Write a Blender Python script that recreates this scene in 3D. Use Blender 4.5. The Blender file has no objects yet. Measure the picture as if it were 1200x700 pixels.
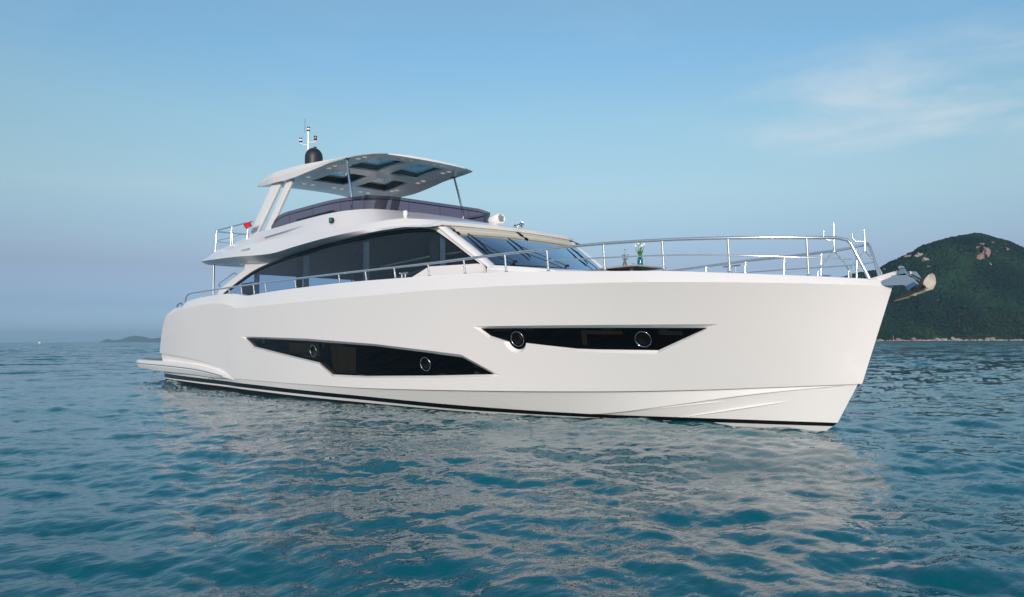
import bpy, bmesh, math, random
import numpy as np
from mathutils import Vector, Matrix
from mathutils.geometry import delaunay_2d_cdt
from mathutils import noise as mnoise
R = math.radians
random.seed(7)
C = bpy.context.scene.collection
scene = bpy.context.scene

# ------------------------------------------------------------------ camera
cam_d = bpy.data.cameras.new('camera')
cam = bpy.data.objects.new('camera', cam_d); C.objects.link(cam)
CAM = Vector((31.2187, -12.7044, 1.5)); YAW = R(138.2496); PIT = math.atan(49.75/900); ROL = 0.00325
f_ = Vector((math.cos(YAW)*math.cos(PIT), math.sin(YAW)*math.cos(PIT), math.sin(PIT)))
r_ = Vector((math.sin(YAW), -math.cos(YAW), 0)); u_ = r_.cross(f_)
r2 = r_*math.cos(ROL)-u_*math.sin(ROL); u2 = u_*math.cos(ROL)+r_*math.sin(ROL)
m = Matrix((r2, u2, -f_)).transposed().to_4x4(); m.translation = CAM
cam.matrix_world = m
cam_d.sensor_width = 36; cam_d.lens = 27.0; cam_d.clip_start = .1; cam_d.clip_end = 60000
scene.camera = cam

# ------------------------------------------------------------------ light
SUN_EL, SUN_AZ = R(14), R(-45)            # azimuth measured from +X (the bow) towards +Y
sd = Vector((math.cos(SUN_EL)*math.cos(SUN_AZ), math.cos(SUN_EL)*math.sin(SUN_AZ), math.sin(SUN_EL)))
sun_d = bpy.data.lights.new('sun', 'SUN'); sun_d.energy = 2.95; sun_d.angle = R(10); sun_d.color = (1, .865, .775)
sun = bpy.data.objects.new('sun', sun_d); C.objects.link(sun)
sun.rotation_euler = sd.to_track_quat('Z', 'Y').to_euler()

world = bpy.data.worlds.new('World'); scene.world = world; world.use_nodes = True
wn = world.node_tree.nodes; wl = world.node_tree.links
bg = wn['Background']; bg.inputs[1].default_value = .12
sky = wn.new('ShaderNodeTexSky'); sky.sky_type = 'NISHITA'; sky.sun_disc = False
sky.sun_elevation = SUN_EL; sky.sun_rotation = R(90)-SUN_AZ
sky.air_density = 1.0; sky.dust_density = .6; sky.ozone_density = 2.2
# thin high cloud: noise on the direction, denser towards the right of the hill
tc = wn.new('ShaderNodeTexCoord')
def wmath(op, a, b=None, c=None):
    n = wn.new('ShaderNodeMath'); n.operation = op
    for i, v in enumerate((a, b, c)):
        if v is None: continue
        if isinstance(v, (int, float)): n.inputs[i].default_value = v
        else: wl.new(v, n.inputs[i])
    return n.outputs[0]
sep = wn.new('ShaderNodeSeparateXYZ'); wl.new(tc.outputs['Generated'], sep.inputs[0])
mp = wn.new('ShaderNodeMapping'); mp.inputs['Scale'].default_value = (3.2, 3.2, 13); wl.new(tc.outputs['Generated'], mp.inputs[0])
nz = wn.new('ShaderNodeTexNoise'); nz.inputs['Scale'].default_value = 1.6; nz.inputs['Detail'].default_value = 9; nz.inputs['Roughness'].default_value = .58
nz.inputs['Distortion'].default_value = .5
wl.new(mp.outputs[0], nz.inputs['Vector'])
CLDIR = Vector((math.cos(YAW-R(29)), math.sin(YAW-R(29)), .282)).normalized()
vd = wn.new('ShaderNodeVectorMath'); vd.operation = 'SUBTRACT'; wl.new(tc.outputs['Generated'], vd.inputs[0]); vd.inputs[1].default_value = CLDIR
vs = wn.new('ShaderNodeVectorMath'); vs.operation = 'MULTIPLY'; wl.new(vd.outputs[0], vs.inputs[0]); vs.inputs[1].default_value = (1, 1, 3.6)
vln = wn.new('ShaderNodeVectorMath'); vln.operation = 'LENGTH'; wl.new(vs.outputs[0], vln.inputs[0])
near = wmath('SMOOTH_MIN', 1.0, wmath('MAXIMUM', 0.0, wmath('SUBTRACT', 1.25, wmath('MULTIPLY', vln.outputs['Value'], 4.3))), .2)
cl = wmath('MULTIPLY', wmath('MINIMUM', 1.0, wmath('MAXIMUM', 0.0, wmath('MULTIPLY', wmath('SUBTRACT', nz.outputs[0], .40), 3.6))), near)
thin = wmath('MULTIPLY', wmath('MAXIMUM', 0.0, wmath('SUBTRACT', nz.outputs[0], .52)), .25)
cl = wmath('MINIMUM', .5, wmath('ADD', wmath('MULTIPLY', cl, .62), thin))
rampn = wn.new('ShaderNodeValToRGB'); wl.new(sep.outputs['Z'], rampn.inputs[0]); el = rampn.color_ramp.elements
STOPS = [(0.0, (.55, .98, 2.0)), (.02, (.53, .78, 1.55)), (.045, (.48, .62, 1.10)), (.093, (.67, .63, .83)), (.14, (.92, .89, .92)), (.185, (1.22, 1.15, 1.01)), (.27, (1.36, 1.40, 1.20)), (.349, (1.26, 1.48, 1.40)), (.45, (1.42, 1.55, 1.42)), (.8, (1.2, 1.35, 1.35))]
while len(el) < len(STOPS): el.new(.5)
for e_, (p_, c_) in zip(el, STOPS): e_.position = p_; e_.color = (*[q/2 for q in c_], 1)
tint = wn.new('ShaderNodeVectorMath'); tint.operation = 'MULTIPLY'; wl.new(sky.outputs[0], tint.inputs[0]); wl.new(rampn.outputs[0], tint.inputs[1])
hsv = wn.new('ShaderNodeVectorMath'); hsv.operation = 'SCALE'; hsv.inputs['Scale'].default_value = 2.0; wl.new(tint.outputs[0], hsv.inputs[0])
mixc = wn.new('ShaderNodeMix'); mixc.data_type = 'RGBA'; wl.new(cl, mixc.inputs[0]); wl.new(hsv.outputs[0], mixc.inputs[6]); mixc.inputs[7].default_value = (5.9, 6.4, 6.8, 1)
wl.new(mixc.outputs[2], bg.inputs[0])

scene.view_settings.view_transform = 'Standard'; scene.view_settings.look = 'None'
scene.view_settings.exposure = 0.0; scene.view_settings.gamma = 1
scene.cycles.max_bounces = 10; scene.cycles.transparent_max_bounces = 16; scene.cycles.volume_bounces = 0
scene.cycles.use_denoising = True
scene.cycles.caustics_reflective = False; scene.cycles.caustics_refractive = False

# ------------------------------------------------------------------ materials
def mat(name, col, rough=.5, metal=0, coat=0, spec=.5, bump=0, bscale=20, vary=0, vscale=3):
    m = bpy.data.materials.new(name); m.use_nodes = True
    n = m.node_tree.nodes; l = m.node_tree.links; b = n['Principled BSDF']
    b.inputs['Base Color'].default_value = (*col, 1); b.inputs['Roughness'].default_value = rough
    b.inputs['Metallic'].default_value = metal; b.inputs['Coat Weight'].default_value = coat
    b.inputs['Coat Roughness'].default_value = .06; b.inputs['Specular IOR Level'].default_value = spec
    t = n.new('ShaderNodeTexCoord')
    if vary:
        z = n.new('ShaderNodeTexNoise'); z.inputs['Scale'].default_value = vscale; z.inputs['Detail'].default_value = 6; l.new(t.outputs['Object'], z.inputs[0])
        r = n.new('ShaderNodeValToRGB'); e = r.color_ramp.elements
        e[0].position = .3; e[1].position = .7
        e[0].color = (*[max(0, c*(1-vary)) for c in col], 1); e[1].color = (*[min(1, c*(1+vary)) for c in col], 1)
        l.new(z.outputs[0], r.inputs[0]); l.new(r.outputs[0], b.inputs['Base Color'])
    if bump:
        z = n.new('ShaderNodeTexNoise'); z.inputs['Scale'].default_value = bscale; z.inputs['Detail'].default_value = 5; l.new(t.outputs['Object'], z.inputs[0])
        k = n.new('ShaderNodeBump'); k.inputs['Strength'].default_value = bump; k.inputs['Distance'].default_value = .02
        l.new(z.outputs[0], k.inputs['Height']); l.new(k.outputs[0], b.inputs['Normal'])
    return m
def glass(name, tint, refl=1.0, rough=.01):
    m = bpy.data.materials.new(name); m.use_nodes = True
    n = m.node_tree.nodes; l = m.node_tree.links; n.remove(n['Principled BSDF'])
    t = n.new('ShaderNodeBsdfTransparent'); t.inputs[0].default_value = (*tint, 1)
    g = n.new('ShaderNodeBsdfGlossy'); g.inputs['Roughness'].default_value = rough; g.inputs[0].default_value = (1, 1, 1, 1)
    fr = n.new('ShaderNodeFresnel'); fr.inputs[0].default_value = 1.5
    mu = n.new('ShaderNodeMath'); mu.operation = 'MULTIPLY'; mu.use_clamp = True; mu.inputs[1].default_value = refl; l.new(fr.outputs[0], mu.inputs[0])
    x = n.new('ShaderNodeMixShader'); l.new(mu.outputs[0], x.inputs[0]); l.new(t.outputs[0], x.inputs[1]); l.new(g.outputs[0], x.inputs[2])
    l.new(x.outputs[0], n['Material Output'].inputs[0])
    return m
M = dict(
    gel=mat('gelcoat_white', (.87, .845, .83), .26, coat=.4, vary=.012, vscale=.35),
    gel2=mat('gelcoat_deck', (.80, .79, .76), .38, coat=.2, vary=.015),
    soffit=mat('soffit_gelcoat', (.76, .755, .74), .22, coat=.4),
    black=mat('black_paint', (.008, .008, .009), .25),
    antifoul=mat('antifouling', (.012, .013, .015), .7, vary=.4, vscale=6),
    blackglass=mat('black_hull_glass', (.0035, .004, .005), .03, spec=.22),
    liner=mat('window_liner', (.017, .0145, .011), .25, spec=.2),
    chrome=mat('polished_steel', (.80, .80, .80), .10, metal=1, bump=.02, bscale=60),
    steel=mat('brushed_steel', (.62, .62, .6), .25, metal=1, bump=.05, bscale=80),
    darksteel=mat('dark_steel', (.10, .09, .09), .4, metal=.6, bump=.1, bscale=60),
    palesteel=mat('galvanised_steel', (.46, .42, .36), .5, metal=.3, vary=.12, vscale=9),
    rail=mat('rail_steel', (.86, .86, .85), .2, metal=.85),
    teak=mat('teak', (.32, .22, .14), .7, vary=.2, vscale=14, bump=.2, bscale=40),
    rubber=mat('rubber', (.012, .012, .013), .5),
    blue=mat('blue_stripe', (.03, .07, .16), .3),
    seam=mat('seam', (.28, .28, .27), .6),
    frame=mat('black_window_frame', (.006, .006, .007), .2),
    inner=mat('interior_dark', (.11, .12, .13), .6, vary=.3),
    curtain=mat('curtain', (.50, .52, .52), .8, vary=.15, vscale=8),
    wood=mat('interior_wood', (.22, .13, .07), .35, vary=.3, vscale=10),
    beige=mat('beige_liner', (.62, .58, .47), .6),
    cream=mat('lamp_lens', (.80, .74, .62), .3),
    dome=mat('dome_charcoal', (.022, .025, .030), .48),
    leather=mat('leather', (.20, .13, .09), .5, bump=.2),
    cushion=mat('grey_cushion', (.24, .23, .22), .8, bump=.3, bscale=60),
    red=mat('red_cloth', (.65, .02, .03), .7),
    redl=mat('red_lens', (.6, .01, .02), .2),
    greenl=mat('green_lens', (.0, .30, .26), .15),
    darklens=mat('dark_lens', (.02, .02, .02), .1),
    smoke=glass('smoked_glass', (.27, .18, .23), 1.0),
    sglass=glass('saloon_glass', (.46, .60, .74), 1.2),
    wglass=glass('windscreen_glass', (.36, .60, .74), 4.6),
    skyl=glass('skylight_glass', (.08, .17, .23), 1.0),
    logo=mat('logo_grey', (.30, .32, .35), .3, metal=.3),
)

for k_, e_ in (('cream', .25),):
    b_ = M[k_].node_tree.nodes['Principled BSDF']; b_.inputs['Emission Color'].default_value = (1, .90, .72, 1); b_.inputs['Emission Strength'].default_value = e_
# ------------------------------------------------------------------ helpers
def tag(o, label=None, cat=None, group=None, kind=None):
    if label: o['label'] = label
    if cat: o['category'] = cat
    if group: o['group'] = group
    if kind: o['kind'] = kind
    return o
def empty(name, loc=(0, 0, 0)):
    o = bpy.data.objects.new(name, None); C.objects.link(o); o.location = loc; o.empty_display_size = .3; return o
class MB:
    def __init__(s): s.v = []; s.f = []; s.mi = []; s.sm = []
    def add(s, vs, fs, mi=0, smooth=False):
        k = len(s.v); s.v += [tuple(p) for p in vs]
        for f in fs: s.f.append(tuple(i+k for i in f)); s.mi.append(mi); s.sm.append(smooth)
        return s
    def box(s, c, d, mi=0, rot=0, bev=0):
        cx, cy, cz = c; x, y, z = [a/2 for a in d]
        b = bmesh.new(); bmesh.ops.create_cube(b, size=1)
        for v in b.verts: v.co = Vector((v.co.x*d[0], v.co.y*d[1], v.co.z*d[2]))
        if bev: bmesh.ops.bevel(b, geom=b.edges[:], offset=bev, segments=2, affect='EDGES', profile=.7)
        cr, sr = math.cos(rot), math.sin(rot)
        b.verts.index_update()
        vs = [(cx+v.co.x*cr-v.co.y*sr, cy+v.co.x*sr+v.co.y*cr, cz+v.co.z) for v in b.verts]
        s.add(vs, [[v.index for v in f.verts] for f in b.faces], mi); b.free(); return s
    def tube(s, P, r, n=10, mi=0, caps=True):
        P = [Vector(p) for p in P]; rr = r if isinstance(r, (list, tuple)) else [r]*len(P)
        vs = []; up = None
        for i, p in enumerate(P):
            t = ((P[min(i+1, len(P)-1)]-p).normalized()+(p-P[max(i-1, 0)]).normalized()).normalized()
            if up is None: up = Vector((0, 0, 1)) if abs(t.z) < .9 else Vector((1, 0, 0))
            a = t.cross(up).normalized(); b = a.cross(t).normalized(); up = b
            for k in range(n):
                th = 2*math.pi*k/n; vs.append(p+(a*math.cos(th)+b*math.sin(th))*rr[i])
        fs = [(i*n+k, i*n+(k+1) % n, (i+1)*n+(k+1) % n, (i+1)*n+k) for i in range(len(P)-1) for k in range(n)]
        s.add(vs, fs, mi, True)
        if caps: s.add(vs[:n], [tuple(range(n))[::-1]], mi); s.add(vs[-n:], [tuple(range(n))], mi)
        return s
    def lathe(s, c, prof, n=24, mi=0, axis='Z'):
        vs = []
        for (r, h) in prof:
            for k in range(n):
                th = 2*math.pi*k/n; a, b = r*math.cos(th), r*math.sin(th)
                p = (a, b, h) if axis == 'Z' else ((h, a, b) if axis == 'X' else (a, h, b))
                vs.append((c[0]+p[0], c[1]+p[1], c[2]+p[2]))
        fs = [(i*n+k, i*n+(k+1) % n, (i+1)*n+(k+1) % n, (i+1)*n+k) for i in range(len(prof)-1) for k in range(n)]
        s.add(vs, fs, mi, True); return s
    def loft(s, rows, mi=0, smooth=True, closed=False):
        n = len(rows[0]); vs = [p for r in rows for p in r]
        fs = []
        for i in range(len(rows)-1):
            for k in range(n if closed else n-1):
                fs.append((i*n+k, i*n+(k+1) % n, (i+1)*n+(k+1) % n, (i+1)*n+k))
        s.add(vs, fs, mi, smooth); return s
    def prism(s, poly, off, mi=0):      # closed 3-D polygon pushed along off
        n = len(poly); a = [Vector(p) for p in poly]; b = [p+Vector(off) for p in a]
        s.add(a+b, [tuple(range(n)), tuple(range(2*n-1, n-1, -1))]+[(i, (i+1) % n, n+(i+1) % n, n+i) for i in range(n)], mi); return s
    def mirror(s):
        k = len(s.v); n = len(s.f)
        s.v += [(x, -y, z) for x, y, z in s.v[:k]]
        s.f += [tuple(i+k for i in reversed(f)) for f in s.f[:n]]; s.mi += s.mi[:n]; s.sm += s.sm[:n]; return s
    def build(s, name, mats, parent=None, flip=False):
        me = bpy.data.meshes.new(name); me.from_pydata(s.v, [], s.f)
        mats = mats if isinstance(mats, (list, tuple)) else [mats]
        for q in mats: me.materials.append(q)
        me.polygons.foreach_set('material_index', s.mi); me.polygons.foreach_set('use_smooth', s.sm)
        me.validate(); me.update()
        b = bmesh.new(); b.from_mesh(me); bmesh.ops.remove_doubles(b, verts=b.verts, dist=1e-5) if False else None
        bmesh.ops.recalc_face_normals(b, faces=b.faces); b.to_mesh(me); b.free()
        o = bpy.data.objects.new(name, me); C.objects.link(o)
        if parent: o.parent = parent
        return o
def clamp(v, a=0., b=1.): return max(a, min(b, v))
def spl(t, x):
    n = len(t)
    if x <= t[0][0]: return t[0][1]
    if x >= t[-1][0]: return t[-1][1]
    for i in range(n-1):
        if x <= t[i+1][0]: break
    def sl(j):
        if j == 0: return (t[1][1]-t[0][1])/(t[1][0]-t[0][0])
        if j == n-1: return (t[-1][1]-t[-2][1])/(t[-1][0]-t[-2][0])
        a = (t[j][1]-t[j-1][1])/(t[j][0]-t[j-1][0]); b = (t[j+1][1]-t[j][1])/(t[j+1][0]-t[j][0])
        return 0 if a*b <= 0 else 2*a*b/(a+b)
    h = t[i+1][0]-t[i][0]; u = (x-t[i][0])/h
    return ((2*u**3-3*u*u+1)*t[i][1]+(u**3-2*u*u+u)*h*sl(i)+(-2*u**3+3*u*u)*t[i+1][1]+(u**3-u*u)*h*sl(i+1))
def mkb(L, W, x0, p): return lambda x: W*(1-clamp((x-x0)/(L-x0))**p)*(1-.05*max(0, (5-x)/5)**2)
def inside(p, poly):
    x, y = p; c = False; n = len(poly)
    for i in range(n):
        x1, y1 = poly[i]; x2, y2 = poly[(i+1) % n]
        if (y1 > y) != (y2 > y) and x < (x2-x1)*(y-y1)/(y2-y1)+x1: c = not c
    return c
def dens(poly, d):
    out = []
    for i in range(len(poly)):
        a = poly[i]; b = poly[(i+1) % len(poly)]; L = math.dist(a, b); k = max(1, int(L/d))
        out += [(a[0]+(b[0]-a[0])*j/k, a[1]+(b[1]-a[1])*j/k) for j in range(k)]
    return out
def sheet(outer, holes, step):
    """triangles filling outer minus holes in 2-D, with grid points inside"""
    vs = []; es = []
    for P in [outer]+holes:
        k = len(vs); vs += P; es += [(k+i, k+(i+1) % len(P)) for i in range(len(P))]
    x0 = min(p[0] for p in outer); x1 = max(p[0] for p in outer); y0 = min(p[1] for p in outer); y1 = max(p[1] for p in outer)
    dx, dy = step
    nx = int((x1-x0)/dx); ny = int((y1-y0)/dy)
    for i in range(nx+1):
        for j in range(ny+1):
            p = (x0+(i+.5)*dx, y0+(j+.5)*dy)
            if not inside(p, outer) or any(inside(p, h) for h in holes): continue
            vs.append(p)
    V, E_, F, *_ = delaunay_2d_cdt([Vector(p) for p in vs], es, [], 0, 1e-6)
    V = [(p.x, p.y) for p in V]; out = []
    for f in F:
        c = (sum(V[i][0] for i in f)/len(f), sum(V[i][1] for i in f)/len(f))
        if inside(c, outer) and not any(inside(c, h) for h in holes): out.append(tuple(f))
    return V, out

# ================================================================== YACHT
yacht = empty('motor_yacht')
tag(yacht, 'large white motor yacht with flybridge and hardtop lying on the calm teal water', 'yacht')
# ---------------- hull form
LU, LM, LW = 26.13, 25.6, 25.06
BU = [(0, 3.42), (2.5, 3.54), (5, 3.6), (11, 3.6), (14, 3.55), (17, 3.36), (19.9, 2.96), (20.9, 2.78), (22.1, 2.52), (23.2, 2.22), (24.2, 1.78), (25.2, 1.06), (25.7, .52), (26.0, .16), (26.13, 0)]
def bu(x): return spl(BU, x)
bm = mkb(25.6, 3.42, 10, 2.5); bw = mkb(25.06, 3.26, 10, 1.95)
KZ = [(2.2, 2.49), (2.62, 2.52), (5.34, 2.69), (6.91, 2.71), (7.88, 2.64), (8.74, 2.50), (11.91, 2.52), (16.17, 2.55), (18.31, 2.57), (19.82, 2.565), (21.75, 2.53), (22.73, 2.505), (24.21, 2.445), (25.36, 2.395), (26.13, 2.355)]
MZ = [(0.58, 1.094), (3.98, .951), (6.52, .762), (7.51, .60), (8.1, .392), (8.82, .39), (14.39, .396), (18.82, .475), (21.77, .558), (23.25, .627), (24.7, .72), (25.6, .78)]
SZ = [(2.2, 2.62), (2.72, 2.708), (3.6, 2.747), (3.85, 2.872), (5.81, 2.985), (7.29, 2.995), (8.33, 2.946), (9.16, 2.856), (10.05, 2.883), (12.06, 2.912), (14.43, 2.924), (17.1, 2.90), (18.85, 2.879), (19.91, 2.85), (20.99, 2.803), (22.08, 2.74), (23.14, 2.687), (24.15, 2.609), (25.16, 2.532), (25.69, 2.489), (26.0, 2.465)]
def zm(x): return spl(MZ, x)
def zu(x): return spl(KZ, x)
def zs(x): return spl(SZ, x)
def bs(x): return max(0, bu(x)-.13*clamp((26.2-x)/.35))*(1 if x < 26 else 0)
def xa(v): return .7+1.12*v+.38*v**5
def side(x, z):
    v = clamp((z-zm(x))/(zu(x)-zm(x)))
    L = LM+v*(LU-LM); a = xa(v); s = clamp((x-a)/(L-a))
    return (1-v)*bm(xa(0)+s*(LM-xa(0)))+v*bu(xa(1)+s*(LU-xa(1)))
# windows let into the side, (x, z)
WA_o = [(8.89, 1.664), (12.98, 1.577), (15.93, 1.441), (17.6, 1.308), (18.57, 1.221), (19.5, 0.784), (17.72, 0.708), (15.78, 0.656), (14.08, 0.626), (13.5, 0.931), (9.65, 1.334)]
WA_i = [(9.02, 1.62), (12.82, 1.521), (15.81, 1.393), (17.5, 1.257), (18.51, 1.16), (19.25, 0.824), (17.65, 0.757), (15.35, 0.687), (13.96, 0.683), (13.37, 0.97), (9.59, 1.37)]
def arc(cx, cz, r, a0, a1, n): return [(cx+r*math.cos(R(a0+(a1-a0)*i/n)), cz+r*math.sin(R(a0+(a1-a0)*i/n))) for i in range(n+1)]
lobe_i = arc(19.985, 1.537, .205, -22, -165, 9); lobe_o = arc(19.99, 1.527, .262, -26, -172, 9)
WB_o = [(19.03, 1.798), (20.59, 1.794), (21.83, 1.785), (23.89, 1.772), (22.75, 1.264), (21.67, 1.282), (21.29, 1.304), (20.67, 1.360)]+lobe_o+[(19.4, 1.550)]
WB_i = [(19.15, 1.757), (20.51, 1.747), (21.76, 1.736), (23.66, 1.711), (22.75, 1.327), (21.64, 1.338), (21.24, 1.351), (20.63, 1.412)]+lobe_i+[(19.36, 1.608)]
assert len(WA_o) == len(WA_i) and len(WB_o) == len(WB_i)
DEP = .085
def dens2(A, B, d):
    a2, b2 = [], []
    for i in range(len(A)):
        a, b = A[i], A[(i+1) % len(A)]; c, e = B[i], B[(i+1) % len(A)]; k = max(1, int(math.dist(a, b)/d))
        for j in range(k):
            u = j/k; a2.append((a[0]+(b[0]-a[0])*u, a[1]+(b[1]-a[1])*u)); b2.append((c[0]+(e[0]-c[0])*u, c[1]+(e[1]-c[1])*u))
    return a2, b2
WA_o, WA_i = dens2(WA_o, WA_i, .25); WB_o, WB_i = dens2(WB_o, WB_i, .25)
# outline of the side in (x, z)
N = 90
bot = [(xa(0)+(LM-xa(0))*i/N,) for i in range(N+1)]; bot = [(x[0], zm(x[0])) for x in bot]
top = [(xa(1)+(LU-xa(1))*i/N, 0) for i in range(N+1)]; top = [(x, zu(x)) for x, _ in top]
stern = []
for i in range(1, 16):
    v = i/16; stern.append((xa(v), zm(xa(0))*(1-v)+zu(xa(1))*v))
bow = [(LM+(LU-LM)*v/16, zm(LM)*(1-v/16)+zu(LU)*v/16) for v in range(1, 16)]
outline = bot+bow+top[::-1]+stern[::-1]
V2, F2 = sheet(outline, [WA_o, WB_o], (.16, .11))
hull = MB()
def put_side(sgn):
    hull.add([(x, sgn*-side(x, z), z) for x, z in V2], F2, 0, True)
    for A, B in ((WA_o, WA_i), (WB_o, WB_i)):
        n = len(A)
        for i in range(n):
            j = (i+1) % n
            q = [(A[i][0], -sgn*side(*A[i]), A[i][1]), (A[j][0], -sgn*side(*A[j]), A[j][1]), (B[j][0], -sgn*(side(*B[j])-DEP), B[j][1]), (B[i][0], -sgn*(side(*B[i])-DEP), B[i][1])]
            hull.add(q, [(0, 1, 2, 3)], 0, False)
put_side(1); put_side(-1)
# bevel, bulwark cap and inner bulwark
def st(x0, x1, n): return [x0+(x1-x0)*i/n for i in range(n+1)]
S_ = [i/120 for i in range(121)]
def XU(s): return xa(1)+s*(LU-xa(1))
def XS(s): return 2.28+s*(26.0-2.28)
k_ = [(XU(s), -bu(XU(s)), zu(XU(s))) for s in S_]
sh = [(XS(s), -bs(XS(s)), zs(XS(s))) for s in S_]
cap = [(min(XS(s), 25.9), -max(0, bs(XS(s))-.16), zs(XS(s))+.012) for s in S_]
inn = [(min(XS(s), 25.8), -max(0, bs(XS(s))-.20), min(zs(XS(s))-.15, 2.38)) for s in S_]
half = MB()
mid_ = [((a[0]+b[0])/2, (a[1]+b[1])/2-.006, (a[2]+b[2])/2) for a, b in zip(k_, sh)]
half.loft([k_, mid_, sh]); half.loft([sh, cap], smooth=False); half.loft([cap, inn])
# lower topside: below the knuckle; chine opens towards the bow
CZ = [(20.4, .05), (21.0, .065), (21.49, .08), (21.9, .135), (23.09, .363), (24.31, .591), (25.37, .739), (25.55, .765)]
def low_y(x, z, step=.035):
    """half-breadth under the knuckle at height z (stem handled by the caller)"""
    a = max(0, bm(x)-step); b = bw(min(x, 25.06)); t = clamp((z)/zm(x), -1.5, 1); return b+(a-b)*t
def XL(s, z):
    # stem profile below the knuckle
    e = spl([(-.8, 23.2), (-.35, 24.5), (-.05, 24.95), (.11, 25.17), (.3, 25.34), (.45, 25.41), (.76, 25.52)], z)
    return .62+s*(e-.62)
def frac(s): return s
def low_row(zf, inset=0.0):
    out = []
    for s in S_:
        z = zf(s); x = XL(s, z)
        # map to equal s between the rules so that the half-breadth closes on the stem
        xm_ = .7+s*(LM-.7); xw_ = .0+s*(25.06-.0)
        a = max(0, bm(xm_)-.035); b = bw(xw_); zz = zm(xm_); t = z/zz
        y = b+(a-b)*t if t > 0 else b+(a-b)*t*1.2
        if z < 0: y = max(0, b*(1+z*.25)-max(0, (x-14)/11)*(-z)*.5*b/(b+.3))
        y -= .06*clamp((8.3-x)/1.2)
        out.append((x, -max(0, y), z))
    return out
def chz(s): return spl(CZ, .7+s*(25.6-.7))
def chine_on(s): return clamp((.7+s*24.9-20.8)/1.3)
def B1(s): return spl([(0, .32), (14.1, .20), (18.4, .105), (21, .078), (22.7, .094), (25.1, .112)], s*25.1)
def B2(s): return spl([(0, .165), (14.1, .097), (18.4, .012), (21.1, .006), (23.8, .030), (25.1, .048)], s*25.1)
def B3(s): return spl([(0, .125), (14, .035), (18.3, -.03), (21, -.07), (25.1, -.05)], s*25.1)
top_m = [(xa(0)+s*(LM-xa(0)), -bm(xa(0)+s*(LM-xa(0))), zm(xa(0)+s*(LM-xa(0)))) for s in S_]
rT = low_row(lambda s: zm(.7+s*(25.6-.7))-.012)
rCu = low_row(lambda s: max(chz(s), B1(s)+.004) if chine_on(s) > 0 else B1(s)+.02)
# chine flange stands out a little, then steps back in
rCu2 = [(x, y-.045*chine_on(s)*clamp((1-s)*18), z) for (x, y, z), s in zip(rCu, S_)]
rCl = [(x, min(0, y+.05*chine_on(s)*clamp((1-s)*18)), z-.012*chine_on(s)) for (x, y, z), s in zip(rCu, S_)]
def blend_low(row):  # below the chine the surface hollows in towards the forefoot
    return [(x, min(0, y+.05*chine_on(s)*clamp((1-s)*18)), z) for (x, y, z), s in zip(row, S_)]
r1 = blend_low(low_row(B1)); r2_ = blend_low(low_row(B2)); r3 = blend_low(low_row(B3)); r4 = blend_low(low_row(lambda s: -.35)); r5 = [(x, y*.72, -.8) for (x, y, z) in low_row(lambda s: -.8)]
half.loft([top_m, rT], smooth=False)
half.loft([rT, rCu2]); half.loft([rCu2, rCl], smooth=False)
half.loft([rCl, r1]); half.loft([r1, r2_], 1); half.loft([r2_, r3], 0); half.loft([r3, r4, r5], 2)
# two spray rails on the forefoot
for (s0, s1, za, zb) in ((.845, .925, .10, .42), (.90, .965, .09, .46)):
    P = []
    for i in range(21):
        s = s0+(s1-s0)*i/20; z = za+(zb-za)*(i/20)
        row = low_row(lambda q: z); k = s*120; k0 = int(k); u = k-k0
        p = [row[k0][j]*(1-u)+row[min(120, k0+1)][j]*u for j in range(3)]
        w = .022*math.sin(math.pi*min(1, (i+1)/8)/2)*(1 if i < 17 else (21-i)/4)
        P.append((p[0], p[1]+.05, p[2], w))
    half.loft([[(x, y+.01, z+.035) for x, y, z, w in P], [(x, y-w, z) for x, y, z, w in P], [(x, y+.02, z-.012) for x, y, z, w in P]], smooth=False)
half.mirror()
hull.add(half.v, half.f); hull.mi[-len(half.f):] = half.mi; hull.sm[-len(half.f):] = half.sm
# transom
tr = [(x, y, z) for (x, z) in [(xa(0), zm(xa(0)))]+stern+[(xa(1), zu(xa(1)))] for y in [side(x, z)]]
hull.loft([[(x, -y, z) for x, y, z in tr], [(x-.25*0, 0, z) for x, y, z in tr], [(x, y, z) for x, y, z in tr]], smooth=False)
hull.loft([[(r[0][0], r[0][1], r[0][2]) for r in (rT, r1, r2_, r3, r4, r5)], [(r[0][0], -r[0][1], r[0][2]) for r in (rT, r1, r2_, r3, r4, r5)]], 0, smooth=False)
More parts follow.
